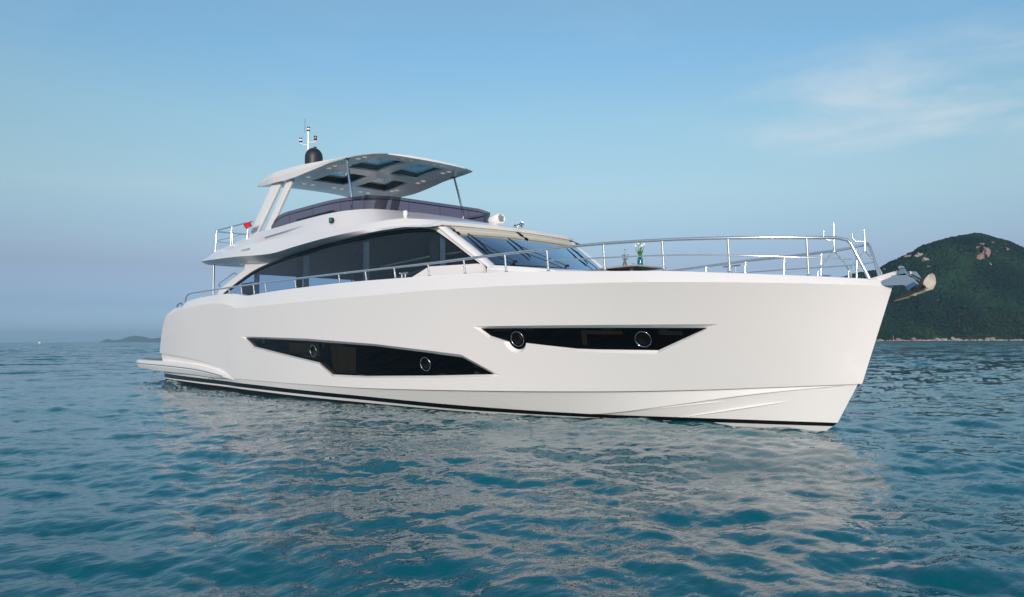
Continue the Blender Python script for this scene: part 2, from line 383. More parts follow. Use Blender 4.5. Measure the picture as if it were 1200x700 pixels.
# quarter corner closing the bevel
hull.add([k_[0], sh[0], (sh[0][0]+.1, -3.0, sh[0][2]), (k_[0][0], -3.0, k_[0][2])], [(0, 1, 2, 3)])
hull.add([(x, -y, z) for x, y, z in [k_[0], sh[0], (sh[0][0]+.1, -3.0, sh[0][2]), (k_[0][0], -3.0, k_[0][2])]], [(0, 1, 2, 3)])
hull_o = hull.build('hull', [M['gel'], M['black'], M['antifoul']], yacht)
def fair(o):   # shade the topside with the true surface normals
    me = o.data; n2 = len(V2); off = next(i for i in range(n2, len(me.vertices)) if abs(me.vertices[i].co.x-V2[0][0]) < 1e-5 and abs(me.vertices[i].co.z-V2[0][1]) < 1e-5 and me.vertices[i].co.y > 0)
    nn = {}; e = .03
    for k, (x, z) in enumerate(V2):
        L = LM+(LU-LM)*clamp((z-.78)/1.58); xc = clamp(x, xa(0)+.1, L-.10)
        sx = (side(xc+e, z)-side(xc-e, z))/(2*e); zc = clamp(z, zm(xc)+.04, zu(xc)-.04); sz = (side(xc, zc+e)-side(xc, zc-e))/(2*e)
        nn[k] = Vector((-sx, -1, -sz)).normalized(); nn[off+k] = Vector((-sx, 1, -sz)).normalized()
    flip = [p for p in me.polygons if p.vertices[0] in nn and p.normal.dot(nn[p.vertices[0]]) < 0]
    for p in flip: p.flip()
    me.update(); cn = [c.vector.copy() for c in me.corner_normals]
    for p in me.polygons:
        for li in p.loop_indices:
            vi = me.loops[li].vertex_index
            if vi in nn and p.vertices[0] in nn: cn[li] = nn[vi]
    me.normals_split_custom_set(cn)
fair(hull_o)
# hull windows and portholes
def side_panel(mb, poly, inset, sgn, step=(.2, .1)):
    v, f = sheet(poly, [], step); mb.add([(x, -sgn*(side(x, z)-inset), z) for x, z in v], f, 0, True)
for sgn in (1, -1):
    for nm, poly, ports, liners in (
        ('a', WA_i, [(13.1, 1.264), (17.42, 1.005)],
            [[(11.79, 1.475), (12.0, 1.47), (11.98, 1.23), (13.3, 1.09), (13.32, 1.05), (11.78, 1.215)],
             [(12.0, 1.47), (13.42, 1.45), (13.42, 1.12), (12.0, 1.24)],
             [(13.95, 1.42), (14.17, 1.40), (14.2, .86), (14.45, .78), (15.0, .76), (15.0, .735), (14.2, .735), (13.99, .80)],
             [(14.19, 1.40), (15.06, 1.35), (14.95, .77), (14.45, .79), (14.22, .87)]]),
        ('b', WB_i, [(20.0, 1.542), (22.55, 1.527)],
            [[(21.42, 1.69), (21.53, 1.69), (21.48, 1.42), (21.38, 1.42)],
             [(21.54, 1.69), (22.22, 1.675), (22.22, 1.61), (21.53, 1.62)], [(22.86, 1.665), (23.25, 1.66), (23.24, 1.59), (22.86, 1.60)]])):
        w = MB(); side_panel(w, poly, DEP, sgn); wo = w.build('hull_window', M['blackglass'], yacht)
        for k, L in enumerate(liners):
            lb = MB(); side_panel(lb, L, DEP-.004-.001*(k % 2), sgn); lb.build('window_liner', M['liner'], wo)
        for (px, pz) in ports:
            y0 = side(px, pz)-DEP; e = .02
            n = Vector((-(side(px+e, pz)-side(px-e, pz))/(2*e), -1, -(side(px, pz+e)-side(px, pz-e))/(2*e)))
            n.normalize()
            rot = n.to_track_quat('Z', 'Y')
            pb = MB(); nn = 36
            prof = [(.152, .0), (.155, .012), (.151, .018), (.145, .014), (.143, .0)]
            vs = []
            for (r, h) in prof:
                for k in range(nn):
                    th = 2*math.pi*k/nn; q = rot @ Vector((r*math.cos(th), r*math.sin(th), h)); vs.append((px+q.x, sgn*(-y0+q.y), pz+q.z))
            pb.add(vs, [(i*nn+k, i*nn+(k+1) % nn, (i+1)*nn+(k+1) % nn, (i+1)*nn+k) for i in range(4) for k in range(nn)], 0, True)
            po = pb.build('porthole_ring', M['chrome'], wo)
            cb = MB(); vs = []
            for (r, h) in [(.144, .010), (.118, .004), (.10, .012), (.094, .006), (.0, .006)]:
                for k in range(nn):
                    th = 2*math.pi*k/nn; q = rot @ Vector((r*math.cos(th), r*math.sin(th), h)); vs.append((px+q.x, sgn*(-y0+q.y), pz+q.z))
            cb.add(vs, [(i*nn+k, i*nn+(k+1) % nn, (i+1)*nn+(k+1) % nn, (i+1)*nn+k) for i in range(4) for k in range(nn)], 0, True)
            cb.build('porthole_pane', mat('porthole_dark', (.02, .018, .016), .12, metal=.6), wo)
# deck sheet
dk = MB(); xsd = st(2.6, 25.75, 60)
dk.loft([[(x, -max(0, bs(x)-.19), min(2.37, zs(x)-.15)) for x in xsd], [(x, max(0, bs(x)-.19), min(2.37, zs(x)-.15)) for x in xsd]], smooth=False)
dk.build('deck', M['gel2'], yacht)
# swim platform with its sponson wings
pl = MB()
def wing(sgn):
    rows = []
    for i in range(41):
        x = -2.3+(8.0+2.3)*i/40
        o = 3.18+.28*clamp((x+2.3)/.9)**.5 if x < -1.4 else 3.46
        if x > 5.5: o = 3.46-.07*((x-5.5)/2.5)**2
        zt = spl([(-2.4, .80), (1, .80), (4.5, .74), (6.3, .62), (7.3, .48), (8.0, .36)], x)
        zb = spl([(-2.4, .50), (1, .42), (4.5, .385), (7, .335), (8.0, .335)], x)
        i_ = 2.4
        rows.append([(x, -sgn*i_, zt+.01), (x, -sgn*(o-.04), zt), (x, -sgn*(o-.01), zt-.02), (x, -sgn*o, (zt*.75+zb*.25)), (x, -sgn*o, (zt*.45+zb*.55)), (x, -sgn*(o-.06), zb+.02), (x, -sgn*(o-.25), zb), (x, -sgn*i_, zb)])
    pl.loft(rows, smooth=False)
    pl.add(rows[0], [tuple(range(8))])
    return rows
rw = wing(1); wing(-1)
pl.add([(-2.3, -2.4, .81), (-2.3, 2.4, .81), (1.5, 2.4, .81), (1.5, -2.4, .81)], [(0, 1, 2, 3)]); pl.add([(-2.3, -2.4, .50), (-2.3, 2.4, .5), (1.5, 2.4, .42), (1.5, -2.4, .42)], [(0, 1, 2, 3)])
pl.add([(-2.3, -2.4, .50), (-2.3, 2.4, .5), (-2.3, 2.4, .81), (-2.3, -2.4, .81)], [(0, 1, 2, 3)])
plo = pl.build('swim_platform', M['gel'], yacht)
tk = MB(); tk.box((-.55, 0, .825), (3.3, 6.1, .012)); tk.build('teak_deck', M['teak'], plo)
for sgn in (1, -1):
    bl = MB(); bl.tube([(r[4][0], r[4][1]*sgn*1.001, r[4][2]*.5+r[3][2]*.5) for r in rw[:38]], .014, 6)
    bl.build('rub_strip', M['blue'], plo)
# towing eye and drain by the waterline
dr = MB(); dr.tube([(6.15, -3.34, .33), (6.15, -3.42, .36), (6.15, -3.46, .30)], .02, 8); dr.build('drain_outlet', M['steel'], yacht)

# ---------------- superstructure
YS = lambda x: 2.62-.52*clamp((x-9)/9.5)**1.7
WT = [(5.13, 3.15), (6.49, 3.51), (7.76, 3.78), (9.11, 3.94), (10.38, 4.035), (11.61, 4.12), (12.94, 4.18), (14.51, 4.215), (15.56, 4.20), (16.21, 4.165), (16.62, 4.115), (16.83, 4.06), (17.0, 3.97), (17.42, 3.73), (17.84, 3.47), (18.3, 3.19)]
def wt(x): return spl(WT, x)
win = [(x, wt(x)) for x in st(5.13, 18.3, 70)]
win_bot = [(16.62, 3.24), (16.56, 3.22), (15.9, 3.0), (15.6, 2.62), (5.3, 2.55), (4.95, 2.9)]
win_poly = win+win_bot
# side wall: arch, sill and A pillar round the glass
arch_out = [(4.43, 3.06), (4.81, 3.33), (5.8, 3.58), (6.86, 3.84), (6.86, 4.12), (9, 4.02), (10.6, 4.10), (13.3, 4.24), (15, 4.27), (16.6, 4.22), (16.9, 4.16), (17.03, 4.05), (17.46, 3.765), (17.88, 3.505), (18.38, 3.19), (18.5, 2.3), (3.9, 2.3), (4.1, 2.7)]
V3, F3 = sheet(dens(arch_out, .3), [win_poly], (.25, .2))
wall = MB()
for sgn in (1, -1):
    wall.add([(x, -sgn*YS(x), z) for x, z in V3], F3, 0, True)
    wall.add([(x, -sgn*(YS(x)-.09), z) for x, z in V3], F3, 0, True)
    for P in (win_poly, dens(arch_out, .3)):
        n = len(P)
        for i in range(n):
            a, b = P[i], P[(i+1) % n]
            wall.add([(a[0], -sgn*YS(a[0]), a[1]), (b[0], -sgn*YS(b[0]), b[1]), (b[0], -sgn*(YS(b[0])-.09), b[1]), (a[0], -sgn*(YS(a[0])-.09), a[1])], [(0, 1, 2, 3)], 0, False)
sup = wall.build('deckhouse', M['gel'], yacht)
for sgn in (1, -1):
    g = MB(); V4, F4 = sheet(win_poly, [], (.3, .2)); g.add([(x, -sgn*(YS(x)-.03), z) for x, z in V4], F4, 0, True)
    go = g.build('saloon_window', M['sglass'], yacht)
    fr = MB(); rows = []
    xs_ = st(5.13, 18.3, 110)
    for x in xs_:
        w = .075*clamp((16.9-x)/.6+.35, .35, 1)*clamp((x-4.6)/1.5, .5, 1)
        rows.append([(x, -sgn*(YS(x)+.004), wt(x)+.012), (x, -sgn*(YS(x)+.010), wt(x)-w*.5), (x, -sgn*(YS(x)+.002), wt(x)-w), (x, -sgn*(YS(x)-.05), wt(x)-w)])
    fr.loft(rows); fr.build('window_frame', M['frame'], go)
    for (xa_, xb_, mt) in ((6.25, 7.2, 'inner'), (7.25, 7.7, 'curtain'), (10.2, 10.6, 'inner'), (10.62, 11.0, 'curtain'), (13.3, 13.7, 'inner'), (13.72, 14.05, 'curtain'), (16.42, 16.78, 'inner'), (16.80, 17.02, 'curtain')):
        c = MB(); y = YS((xa_+xb_)/2)-.16; n = 9
        c.loft([[(xa_+(xb_-xa_)*k/n, -sgn*(y+(.015 if k % 2 else 0)*(mt == 'curtain')), z) for k in range(n+1)] for z in (2.35, wt(xa_)-.02)], smooth=False)
        c.build('curtain' if mt == 'curtain' else 'window_pillar', M[mt], go)
for sgn in (1, -1):
    hr = MB(); hr.tube([(4.75, -sgn*2.62, 3.40), (4.8, -sgn*2.66, 3.50), (6.1, -sgn*2.66, 3.79), (6.2, -sgn*2.62, 3.74)], .022, 8)
    hr.build('grab_handle', M['rail'], sup)
# interior: floor, ceiling, aft bulkhead, furniture
it = MB(); it.box((12, 0, 2.32), (14, 4.6, .06)); it.build('saloon_floor', M['wood'], sup)
it = MB(); xs_ = st(7.2, 16.6, 20)
it.loft([[(x, -(YS(x)-.12), wt(x)+.0) for x in xs_], [(x, (YS(x)-.12), wt(x)+.0) for x in xs_]]); it.build('ceiling', M['beige'], sup)
it = MB(); it.box((12.2, .9, 2.75), (2.6, .9, .8), bev=.08); it.box((12.2, 1.3, 3.1), (2.6, .25, .5), bev=.08); it.build('saloon_sofa', M['cushion'], sup)
it = MB(); it.box((15.3, .2, 2.9), (.15, 3.0, 1.1)); it.box((17.3, .2, 2.85), (.7, 3.2, .5), bev=.05); it.build('helm_console', M['inner'], sup)
it = MB(); it.tube([(14.2, -2.05, 3.42), (16.3, -2.0, 3.52), (17.9, -1.85, 3.55)], .028, 6); it.build('interior_handrail', M['beige'], sup)

# flybridge moulding
P2z = [(4.0, 4.52), (4.58, 4.66), (5.52, 4.77), (6.76, 4.94), (7.4, 5.03), (8.48, 5.035), (10.5, 5.06), (12.6, 5.05), (13.4, 5.02)]
P2y = lambda x: 2.72-.32*clamp((x-4)/4)-.42*clamp((x-11.6)/2.4)**2
P3z = [(4.0, 4.42), (5.5, 4.50), (7.3, 4.57), (10.5, 4.545), (12.4, 4.48), (14.1, 4.505), (15.2, 4.51), (15.85, 4.46), (16.65, 4.33), (17.0, 4.27)]
P3y = lambda x: spl([(4, 2.86), (7.3, 2.86), (10.5, 2.80), (12.4, 2.73), (14.1, 2.54), (15.2, 2.37), (15.85, 2.27), (16.65, 2.18), (17.0, 2.12)], x)
P4z = [(4.0, 4.31), (7.2, 4.20), (9.98, 4.08), (11.3, 4.155), (13.46, 4.285), (14.46, 4.31), (15.4, 4.30), (16.65, 4.22), (17.0, 4.19)]
P4y = lambda x: spl([(3.9, 2.98), (4.8, 3.08), (7.2, 3.10), (9.98, 3.07), (11.3, 3.02), (13.46, 2.80), (14.46, 2.64), (15.38, 2.47), (16.65, 2.31), (17.0, 2.28)], x)
P5z = [(4.1, 4.20), (6.35, 4.11), (8.6, 3.925), (10.4, 4.05), (12.94, 4.195), (14.5, 4.23), (15.96, 4.20), (16.65, 4.13), (17.0, 4.09)]
P5y = lambda x: max(YS(x)+.012, 2.88-.27*clamp((x-4)/4.7))
fb = MB()
def seq(a, b, n): return [a+(b-a)*i/n for i in range(n+1)]
A2 = [(x, -P2y(x), spl(P2z, x)) for x in seq(4.0, 13.4, 90)]; A3 = [(x, -P3y(x), spl(P3z, x)) for x in seq(4.0, 14.1, 90)]
xsg = seq(4.0, 17.0, 110)
G3 = [(x, -P3y(x), spl(P3z, x)) for x in xsg]; G4 = [(x-.05, -P4y(x), spl(P4z, x)) for x in xsg]; G5 = [(max(x, 4.15), -P5y(x), spl(P5z, x)) for x in xsg]; G6 = [(max(x, 4.15), 0, spl(P5z, x)+.05) for x in xsg]
fb.loft([A2, A3]); fb.loft([G3, G4]); fb.loft([G4, G5], smooth=False); fb.loft([G5, G6])
A1 = [(x, y+.09, z+.004) for x, y, z in A2]; A0 = [(x, y+.12, 4.45) for x, y, z in A2]
fb.loft([A2, A1], smooth=False); fb.loft([A1, A0])
# front of the coaming: sloped facet falling to the roof (plan curves, starboard shoulder to centre line)
nF = 30
def plan(tbl, n):
    L = [0]
    for a, b in zip(tbl, tbl[1:]): L.append(L[-1]+math.dist(a[:2], b[:2]))
    T = [q/L[-1] for q in L]
    return [tuple(spl(list(zip(T, [p[k] for p in tbl])), i/n) for k in range(3)) for i in range(n+1)]
ft = plan([(13.4, -P2y(13.4), 5.02), (13.72, -2.05, 5.0), (13.9, -1.80, 4.99), (14.02, -1.2, 4.99), (14.05, -.5, 5.0), (14.05, 0, 5.0)], nF)
fbm = plan([(14.1, -P3y(14.1), 4.505), (14.7, -2.45, 4.51), (15.2, -2.33, 4.51), (15.62, -2.08, 4.51), (15.90, -1.5, 4.515), (16.0, -.8, 4.525), (16.03, 0, 4.53)], nF)
fb.loft([ft, fbm]); fb.loft([ft, [(x-.09, y*.97, z+.004) for x, y, z in ft]], smooth=False); fb.loft([[(x-.09, y*.97, z+.004) for x, y, z in ft], [(x-.12, y*.96, 4.4) for x, y, z in ft]])
bre = plan([(17.0, -2.12, 4.27), (17.04, -1.95, 4.272), (17.12, -1.2, 4.28), (17.18, -.5, 4.285), (17.19, 0, 4.285)], nF)
rows = []
for i in range(21):
    u = i/20; row = []
    for j in range(nF+1):
        p = Vector(fbm[j]).lerp(Vector(bre[j]), u)
        if j == 0: x0_ = 14.1+(17.0-14.1)*u; p = Vector((x0_, -P3y(x0_), spl(P3z, x0_)))
        row.append((p.x, p.y, p.z+.035*math.sin(u*math.pi)*min(1, j/12)))
    rows.append(row)
fb.loft(rows)
# brow fascia with a rebate under it
e0 = rows[-1]
e1 = [(x+.035, y*1.01, z-.035) for x, y, z in e0]; e2 = [(x+.01, y, z-.085) for x, y, z in e0]; e3 = [(x-.10, y*.985, z-.095) for x, y, z in e0]; e4 = [(x-.12, y*.98, z-.16) for x, y, z in e0]; e5 = [(x-.55, y*.96, z-.13) for x, y, z in e0]
fb.loft([e0, e1, e2], smooth=False); fb.loft([e2, e3, e4, e5], smooth=False)
fb.add([e2[0], e1[0], e0[0], G4[-1], G5[-1]], [(0, 1, 2, 3, 4)])
fb.mirror()
# flybridge deck and aft edge
fb.add([(4.3, -2.6, 4.46), (13.6, -2.0, 4.46), (13.6, 2.0, 4.46), (4.3, 2.6, 4.46)], [(0, 1, 2, 3)])
aft = [A2[0], G3[0], G4[0], G5[0]]
fb.loft([aft, [(x-.25, y*.6, z) for x, y, z in aft], [(x-.25, -y*.6, z) for x, y, z in aft], [(x, -y, z) for x, y, z in aft]], smooth=False)
fbo = fb.build('flybridge', [M['gel']], yacht)
# scoop in the side
for sgn in (1, -1):
    vt = MB()
    vt.prism([(x, sgn*(y-.0), z) for x, y, z in [(8.7, -2.74, 4.715), (10.3, -2.66, 4.785), (10.9, -2.60, 4.82), (10.0, -2.715, 4.735), (8.7, -2.785, 4.675)]], (0, -sgn*.012, 0))
    vt.build('side_vent', M['seam'], fbo)
nl = MB(); nl.box((12.6, -2.62, 4.77), (.11, .10, .14), bev=.015); nlo = nl.build('navigation_light', M['rubber'], yacht)
nl = MB(); nl.box((12.63, -2.665, 4.77), (.06, .03, .08), bev=.01); nl.build('light_lens', M['greenl'], nlo)
# lettering
cu = bpy.data.curves.new('lettering', 'FONT'); cu.body = 'HORIZON'; cu.size = .125; cu.extrude = .002; cu.space_character = 1.25
to = bpy.data.objects.new('lettering_tmp', cu); C.objects.link(to)
bpy.context.view_layer.update()
me = bpy.data.meshes.new_from_object(to.evaluated_get(bpy.context.evaluated_depsgraph_get())); C.objects.unlink(to); bpy.data.objects.remove(to)
me.materials.append(M['logo'])
for x0, sgn in ((7.42, 1), (8.3, -1)):
    lo = bpy.data.objects.new('lettering', me); C.objects.link(lo); lo.parent = fbo
    # the side leans outwards towards the bottom
    lean = math.atan2(P4y(7.9)-P3y(7.9), spl(P3z, 7.9)-spl(P4z, 7.9))
    lo.matrix_local = Matrix.Translation((x0, -sgn*(P4y(7.9)*.42+P3y(7.9)*.58+.012+.03), 4.345)) @ Matrix.Rotation(0 if sgn > 0 else math.pi, 4, 'Z') @ Matrix.Rotation(R(90)-lean, 4, 'X')
lg = MB()
for k in range(3): lg.box((7.24+.02*k, -(P4y(7.9)*.35+P3y(7.9)*.65+.012+.024*(1-k)), 4.36+.042*k), (.13, .006, .018))
lg.build('emblem', M['logo'], fbo)

# windscreen
wsg = MB(); NW = 24
def wsp(u, t):   # u across -1..1, t 0 bottom .. 1 top
    b = Vector((18.48+.20*(1-abs(u)**2.2), 1.87*u, 3.17+.03*(1-u*u))); a = Vector((17.03+.14*(1-abs(u)**2.2), 2.04*u, 4.13+.03*(1-u*u)))
    p = b.lerp(a, t); p.x += .05*math.sin(t*math.pi); return p
wsg.loft([[wsp(-1+2*i/NW, t) for i in range(NW+1)] for t in (0, .25, .5, .75, 1)])
wso = wsg.build('windscreen', M['wglass'], yacht)
for sgn in (1, -1):
    ap = MB(); rows = []
    for i in range(17):
        z = 2.6+1.53*i/16; t = (z-3.17)/.96; w_ = wsp(-sgn, clamp(t))
        if t < 0: w_ = wsp(-sgn, 0)+Vector((-.5*t*1.2, 0, t*.96))
        xw = spl([(2.6, 19.0), (3.0, 18.68), (3.19, 18.37), (3.505, 17.87), (3.765, 17.45), (4.05, 17.02), (4.2, 16.8)], z)
        a = Vector((xw, -sgn*(YS(xw)+.002), z)); c = Vector((w_.x+.02, w_.y+sgn*.0, z)); mdl = (a+c)/2+Vector((.05, -sgn*.05, .01))
        ml = a.lerp(mdl, .5)+Vector((.012, -sgn*.02, .004)); mr = c.lerp(mdl, .5)+Vector((.02, -sgn*.012, .004))
        rows.append([Vector((xw-.02, -sgn*(YS(xw)-.08), z)), a, ml, mdl, mr, c+Vector((.012, 0, 0)), Vector((w_.x-.07, w_.y+sgn*.07, z))])
    ap.loft(rows); ap.build('windscreen_pillar', M['gel'], yacht)
mu = MB(); mu.loft([[wsp(u, t)+Vector((-.03, 0, -.02)) for u in (-.03, .03)] for t in (0, .25, .5, .75, 1)]); mu.build('mullion', M['inner'], wso)
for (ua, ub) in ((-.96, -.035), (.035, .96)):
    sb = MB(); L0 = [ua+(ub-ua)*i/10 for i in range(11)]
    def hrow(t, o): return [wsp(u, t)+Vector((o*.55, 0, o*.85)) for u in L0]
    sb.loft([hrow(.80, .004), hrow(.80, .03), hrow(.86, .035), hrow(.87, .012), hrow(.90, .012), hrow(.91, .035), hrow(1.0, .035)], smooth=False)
    sb.build('brow_reflection', M['beige'], wso)  # added cream panel: the brow underside's reflection in the glass, done as solid colour
ds = MB(); ds.add([wsp(-1+2*i/12, 0)+Vector((-.03, 0, -.01)) for i in range(13)]+[(17.2, 2.0, 3.15), (17.2, -2.0, 3.15)], [tuple(range(15))]); ds.build('dashboard', M['inner'], wso)
def wiper(u0, t0, u1, t1, m_='rubber'):
    w = MB(); a = wsp(u0, t0)+Vector((.04, 0, .03)); b = wsp(u1, t1)+Vector((.05, 0, .04)); w.tube([a, b], .010, 6)
    c = wsp(u1+.02, min(1, t1+.26))+Vector((.03, 0, .025)); d = wsp(u1-.02, max(0, t1-.30))+Vector((.03, 0, .025)); w.tube([c, b, d], [.012, .022, .012], 6); w.box(a, (.09, .06, .05), bev=.01); return w.build('wiper', M[m_], wso)
wiper(-.70, .05, -.88, .55); wiper(.12, .03, -.35, .50, 'rubber'); wiper(.78, .05, .70, .5)
# coachroof in front of the windscreen
cr = MB(); rows = []
for i in range(9):
    u = i/8; x = 18.55+1.25*u; hw = 2.12-.75*u**1.6; z = 3.14-.10*u-.05*u*u
    rows.append([(x, -hw-.10, 2.3), (x, -hw, z-.06), (x, -hw+.07, z), (x, 0, z+.05), (x, hw-.07, z), (x, hw, z-.06), (x, hw+.10, 2.3)])
rows.append([(20.15, p[1]*.9, min(p[2], 2.7)) for p in rows[-1]]); rows.append([(20.2, p[1], 2.3) for p in rows[-1]])
cr.loft(rows, smooth=False); cr.build('coachroof', M['gel'], yacht)
sp = MB(); sp.box((21.3, 0, 2.62), (2.0, 1.9, .42), bev=.1); sp.box((20.5, 0, 2.82), (.5, 1.9, .3), bev=.1); sp.build('sun_pad', M['cushion'], yacht)
tb = MB(); tb.box((20.98, -.22, 3.0), (1.05, 1.0, .035), bev=.012); tbo = tb.build('foredeck_table', mat('grey_table', (.36, .35, .34), .4, vary=.2), yacht)
tb = MB(); tb.tube([(20.98, -.22, 2.6), (20.98, -.22, 2.985)], .05, 12); tb.build('leg', M['steel'], tbo)
TT = 3.0175
# search light and horn on the roof
s_ = MB(); s_.lathe((16.38, 0, 4.36), [(.0, -.05), (.12, -.05), (.12, .02), (.075, .05), (.07, .16), (.0, .16)], 18)
so = s_.build('search_light', M['gel'], yacht)
s_ = MB(); s_.lathe((16.40, 0, 4.61), [(0, -.26), (.08, -.25), (.125, -.16), (.135, 0), (.135, .19), (.118, .20), (.112, .17), (0, .165)], 22, axis='X'); s_.build('lamp_housing', M['gel'], so)
s_ = MB(); s_.box((16.595, 0, 4.61), (.02, .13, .13), bev=.006); s_.build('lamp_lens', M['chrome'], so)
s_ = MB(); s_.lathe((16.62, .42, 4.46), [(0, 0), (.03, .0), (.022, .08), (.03, .20), (.07, .28), (.075, .29)], 14, axis='X'); s_.tube([(16.75, .42, 4.3), (16.75, .42, 4.46)], .02, 8); s_.build('horn', M['chrome'], yacht)
s_ = MB(); s_.lathe((15.2, -1.98, 4.50), [(.0, 0), (.045, 0), (.04, .13), (.058, .15), (.058, .25), (.04, .27), (0, .275)], 16); s_.build('vent_cap', M['gel'], yacht)

# smoked wind deflector
sm = MB(); hts = [(8.25, 5.06, 5.14), (8.6, 5.05, 5.37), (9.3, 5.04, 5.45), (10.7, 5.04, 5.445), (12.2, 5.04, 5.43), (13.3, 5.01, 5.39)]
base = []; topr = []
for x in st(8.25, 13.35, 24):
    base.append((x, -(P2y(x)-.05), spl(P2z, x)-.01)); zt = spl([(a, c) for a, b, c in hts], x); topr.append((x+.0, -(P2y(x)-.05+.02*(zt-5)), zt))
for i in range(1, 31):
    base.append((ft[i][0]-.04, ft[i][1]*.985, 4.98)); u = i/30; topr.append((13.4+(13.92-13.4)*clamp(u*2.6)**.6, -2.17+.0*u if i < 3 else -(2.17*(1-((i-2)/28))), 5.375))
for i in range(29, 0, -1):
    base.append((ft[i][0]-.04, -ft[i][1]*.985, 4.98)); topr.append((topr[len(topr)-1-2*(29-i)-1][0] if False else topr[24+i][0], -topr[24+i][1], 5.375))
for x in reversed(st(8.25, 13.35, 24)):
    base.append((x, (P2y(x)-.05), spl(P2z, x)-.01)); zt = spl([(a, c) for a, b, c in hts], x); topr.append((x, (P2y(x)-.05+.02*(zt-5)), zt))
sm.loft([base, topr], smooth=False)
smo = sm.build('wind_deflector', M['smoke'], yacht)
sr = MB(); sr.tube([(b[0]*.25+t[0]*.75-.03, (b[1]*.25+t[1]*.75)*.985, b[2]*.22+t[2]*.78) for b, t in zip(base[1:-1], topr[1:-1])], .014, 6); sr.build('deflector_rail', M['rubber'], smo)
for k in (0, 6, 13, 20, 25, 29, 41, 54, 67, 79, 84, 90, 97):
    if k < len(base): sr = MB(); sr.tube([base[k], topr[k]], .006, 5); sr.build('panel_joint', M['rubber'], smo)
# flybridge furniture seen through it
fu = MB(); fu.box((13.1, -.2, 4.8), (.7, 1.6, .6), bev=.08); fu.box((12.9, -.2, 5.1), (.35, 1.5, .12), bev=.04); fu.build('flybridge_console', M['leather'], yacht)
for y in (-.6, .35):
    fu = MB(); fu.box((12.0, y, 4.85), (.6, .6, .2), bev=.06); fu.box((11.75, y, 5.12), (.16, .56, .55), bev=.06); fu.build('helm_seat', M['leather'], yacht)
fu = MB(); fu.box((10.6, -1.75, 4.78), (2.2, .7, .5), bev=.08); fu.box((10.6, -2.05, 5.08), (2.2, .18, .3), bev=.06); fu.build('flybridge_sofa', mat('tan_fabric', (.42, .30, .22), .8, bump=.2), yacht)

# hardtop
HW = [(6.15, 1.90), (6.5, 1.98), (6.9, 2.04), (8.0, 2.16), (9.4, 2.16), (10.9, 2.08), (11.9, 1.98), (12.5, 1.91), (13.0, 1.80), (13.35, 1.68)]
HZL = [(6.15, 6.755), (6.55, 6.71), (7.9, 6.59), (9.4, 6.53), (10.1, 6.56), (10.9, 6.61), (11.5, 6.65), (12.5, 6.64), (13.4, 6.60)]
HZU = [(6.15, 6.80), (6.5, 6.875), (6.9, 6.91), (7.6, 6.92), (9.1, 6.88), (11.2, 6.755), (12.8, 6.66), (13.4, 6.625)]
def hw(x): return spl(HW, x)
outl = [(x, -hw(x)) for x in st(6.15, 13.35, 36)]
outl += [(13.35+.16*math.sin(math.pi*(j+1)/10), -1.68+3.36*(j+1)/10) for j in range(9)]
outl += [(x, hw(x)) for x in reversed(st(6.15, 13.35, 36))]
outl += [(6.15+.42*math.sin(math.pi*(j+1)/10), 1.90-3.8*(j+1)/10) for j in range(9)]
holes = [[(8.95, -1.45), (10.42, -1.38), (10.42, -.60), (8.95, -.62)], [(11.05, -1.34), (12.62, -1.2), (12.70, -.32), (11.05, -.38)],
         [(8.95, -.02), (10.35, .0), (10.35, .82), (8.95, .78)], [(11.0, .04), (12.52, .1), (12.5, 1.06), (11.0, .98)]]
holes = [[(8.95, -1.42), (10.42, -1.36), (10.42, -.56), (8.95, -.58)], [(11.02, -1.32), (12.55, -1.2), (12.62, -.28), (11.02, -.30)]]
holes = [[(8.95, -1.36), (10.45, -1.28), (10.45, -.22), (8.95, -.22)], [(11.0, -1.25), (12.6, -1.12), (12.6, -.22), (11.0, -.22)],
         [(8.95, .22), (10.45, .22), (10.45, 1.28), (8.95, 1.36)], [(11.0, .22), (12.6, .22), (12.6, 1.12), (11.0, 1.25)]]
def hzb(x, y):
    e = clamp(abs(y)/hw(x)); return spl(HZL, x)+.09*(1-e**4)
def hzt(x, y):
    e = clamp(abs(y)/hw(x)); return spl(HZU, x)+.17*(1-e**2.2)*clamp((x-6.1)/1.2)*clamp((13.6-x)/2)
ht = MB(); dh = [dens(h, .25) for h in holes]
Vb, Fb = sheet(dens(outl, .2), dh, (.22, .17))
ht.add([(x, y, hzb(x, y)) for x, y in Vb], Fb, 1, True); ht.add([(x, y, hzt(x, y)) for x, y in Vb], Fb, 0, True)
oo = dens(outl, .2); n = len(oo)
for i in range(n):
    a, b = oo[i], oo[(i+1) % n]
    def mdp(p): return (p[0], p[1]*1.012, (hzb(*p)*.5+hzt(*p)*.5))
    ht.add([(a[0], a[1], hzb(*a)), (b[0], b[1], hzb(*b)), mdp(b), mdp(a)], [(0, 1, 2, 3)], 0, True)
    ht.add([mdp(a), mdp(b), (b[0], b[1], hzt(*b)), (a[0], a[1], hzt(*a))], [(0, 1, 2, 3)], 0, True)
for h in dh:
    for i in range(len(h)):
        a, b = h[i], h[(i+1) % len(h)]
        for z0, z1, mi in ((0, .055, 1), (.055, .075, 3), (.075, .13, 2), (.13, None, 2)):
            za0, zb0 = hzb(*a)+z0, hzb(*b)+z0; za1, zb1 = (hzb(*a)+z1, hzb(*b)+z1) if z1 else (hzt(*a), hzt(*b))
            if z1 == .075 or z0: pass
            ht.add([(a[0], a[1], za0), (b[0], b[1], zb0), (b[0], b[1], zb1), (a[0], a[1], za1)], [(0, 1, 2, 3)], mi, False)
hto = ht.build('hardtop', [M['gel'], M['soffit'], mat('skylight_reveal', (.20, .19, .175), .5), M['rubber']], yacht)
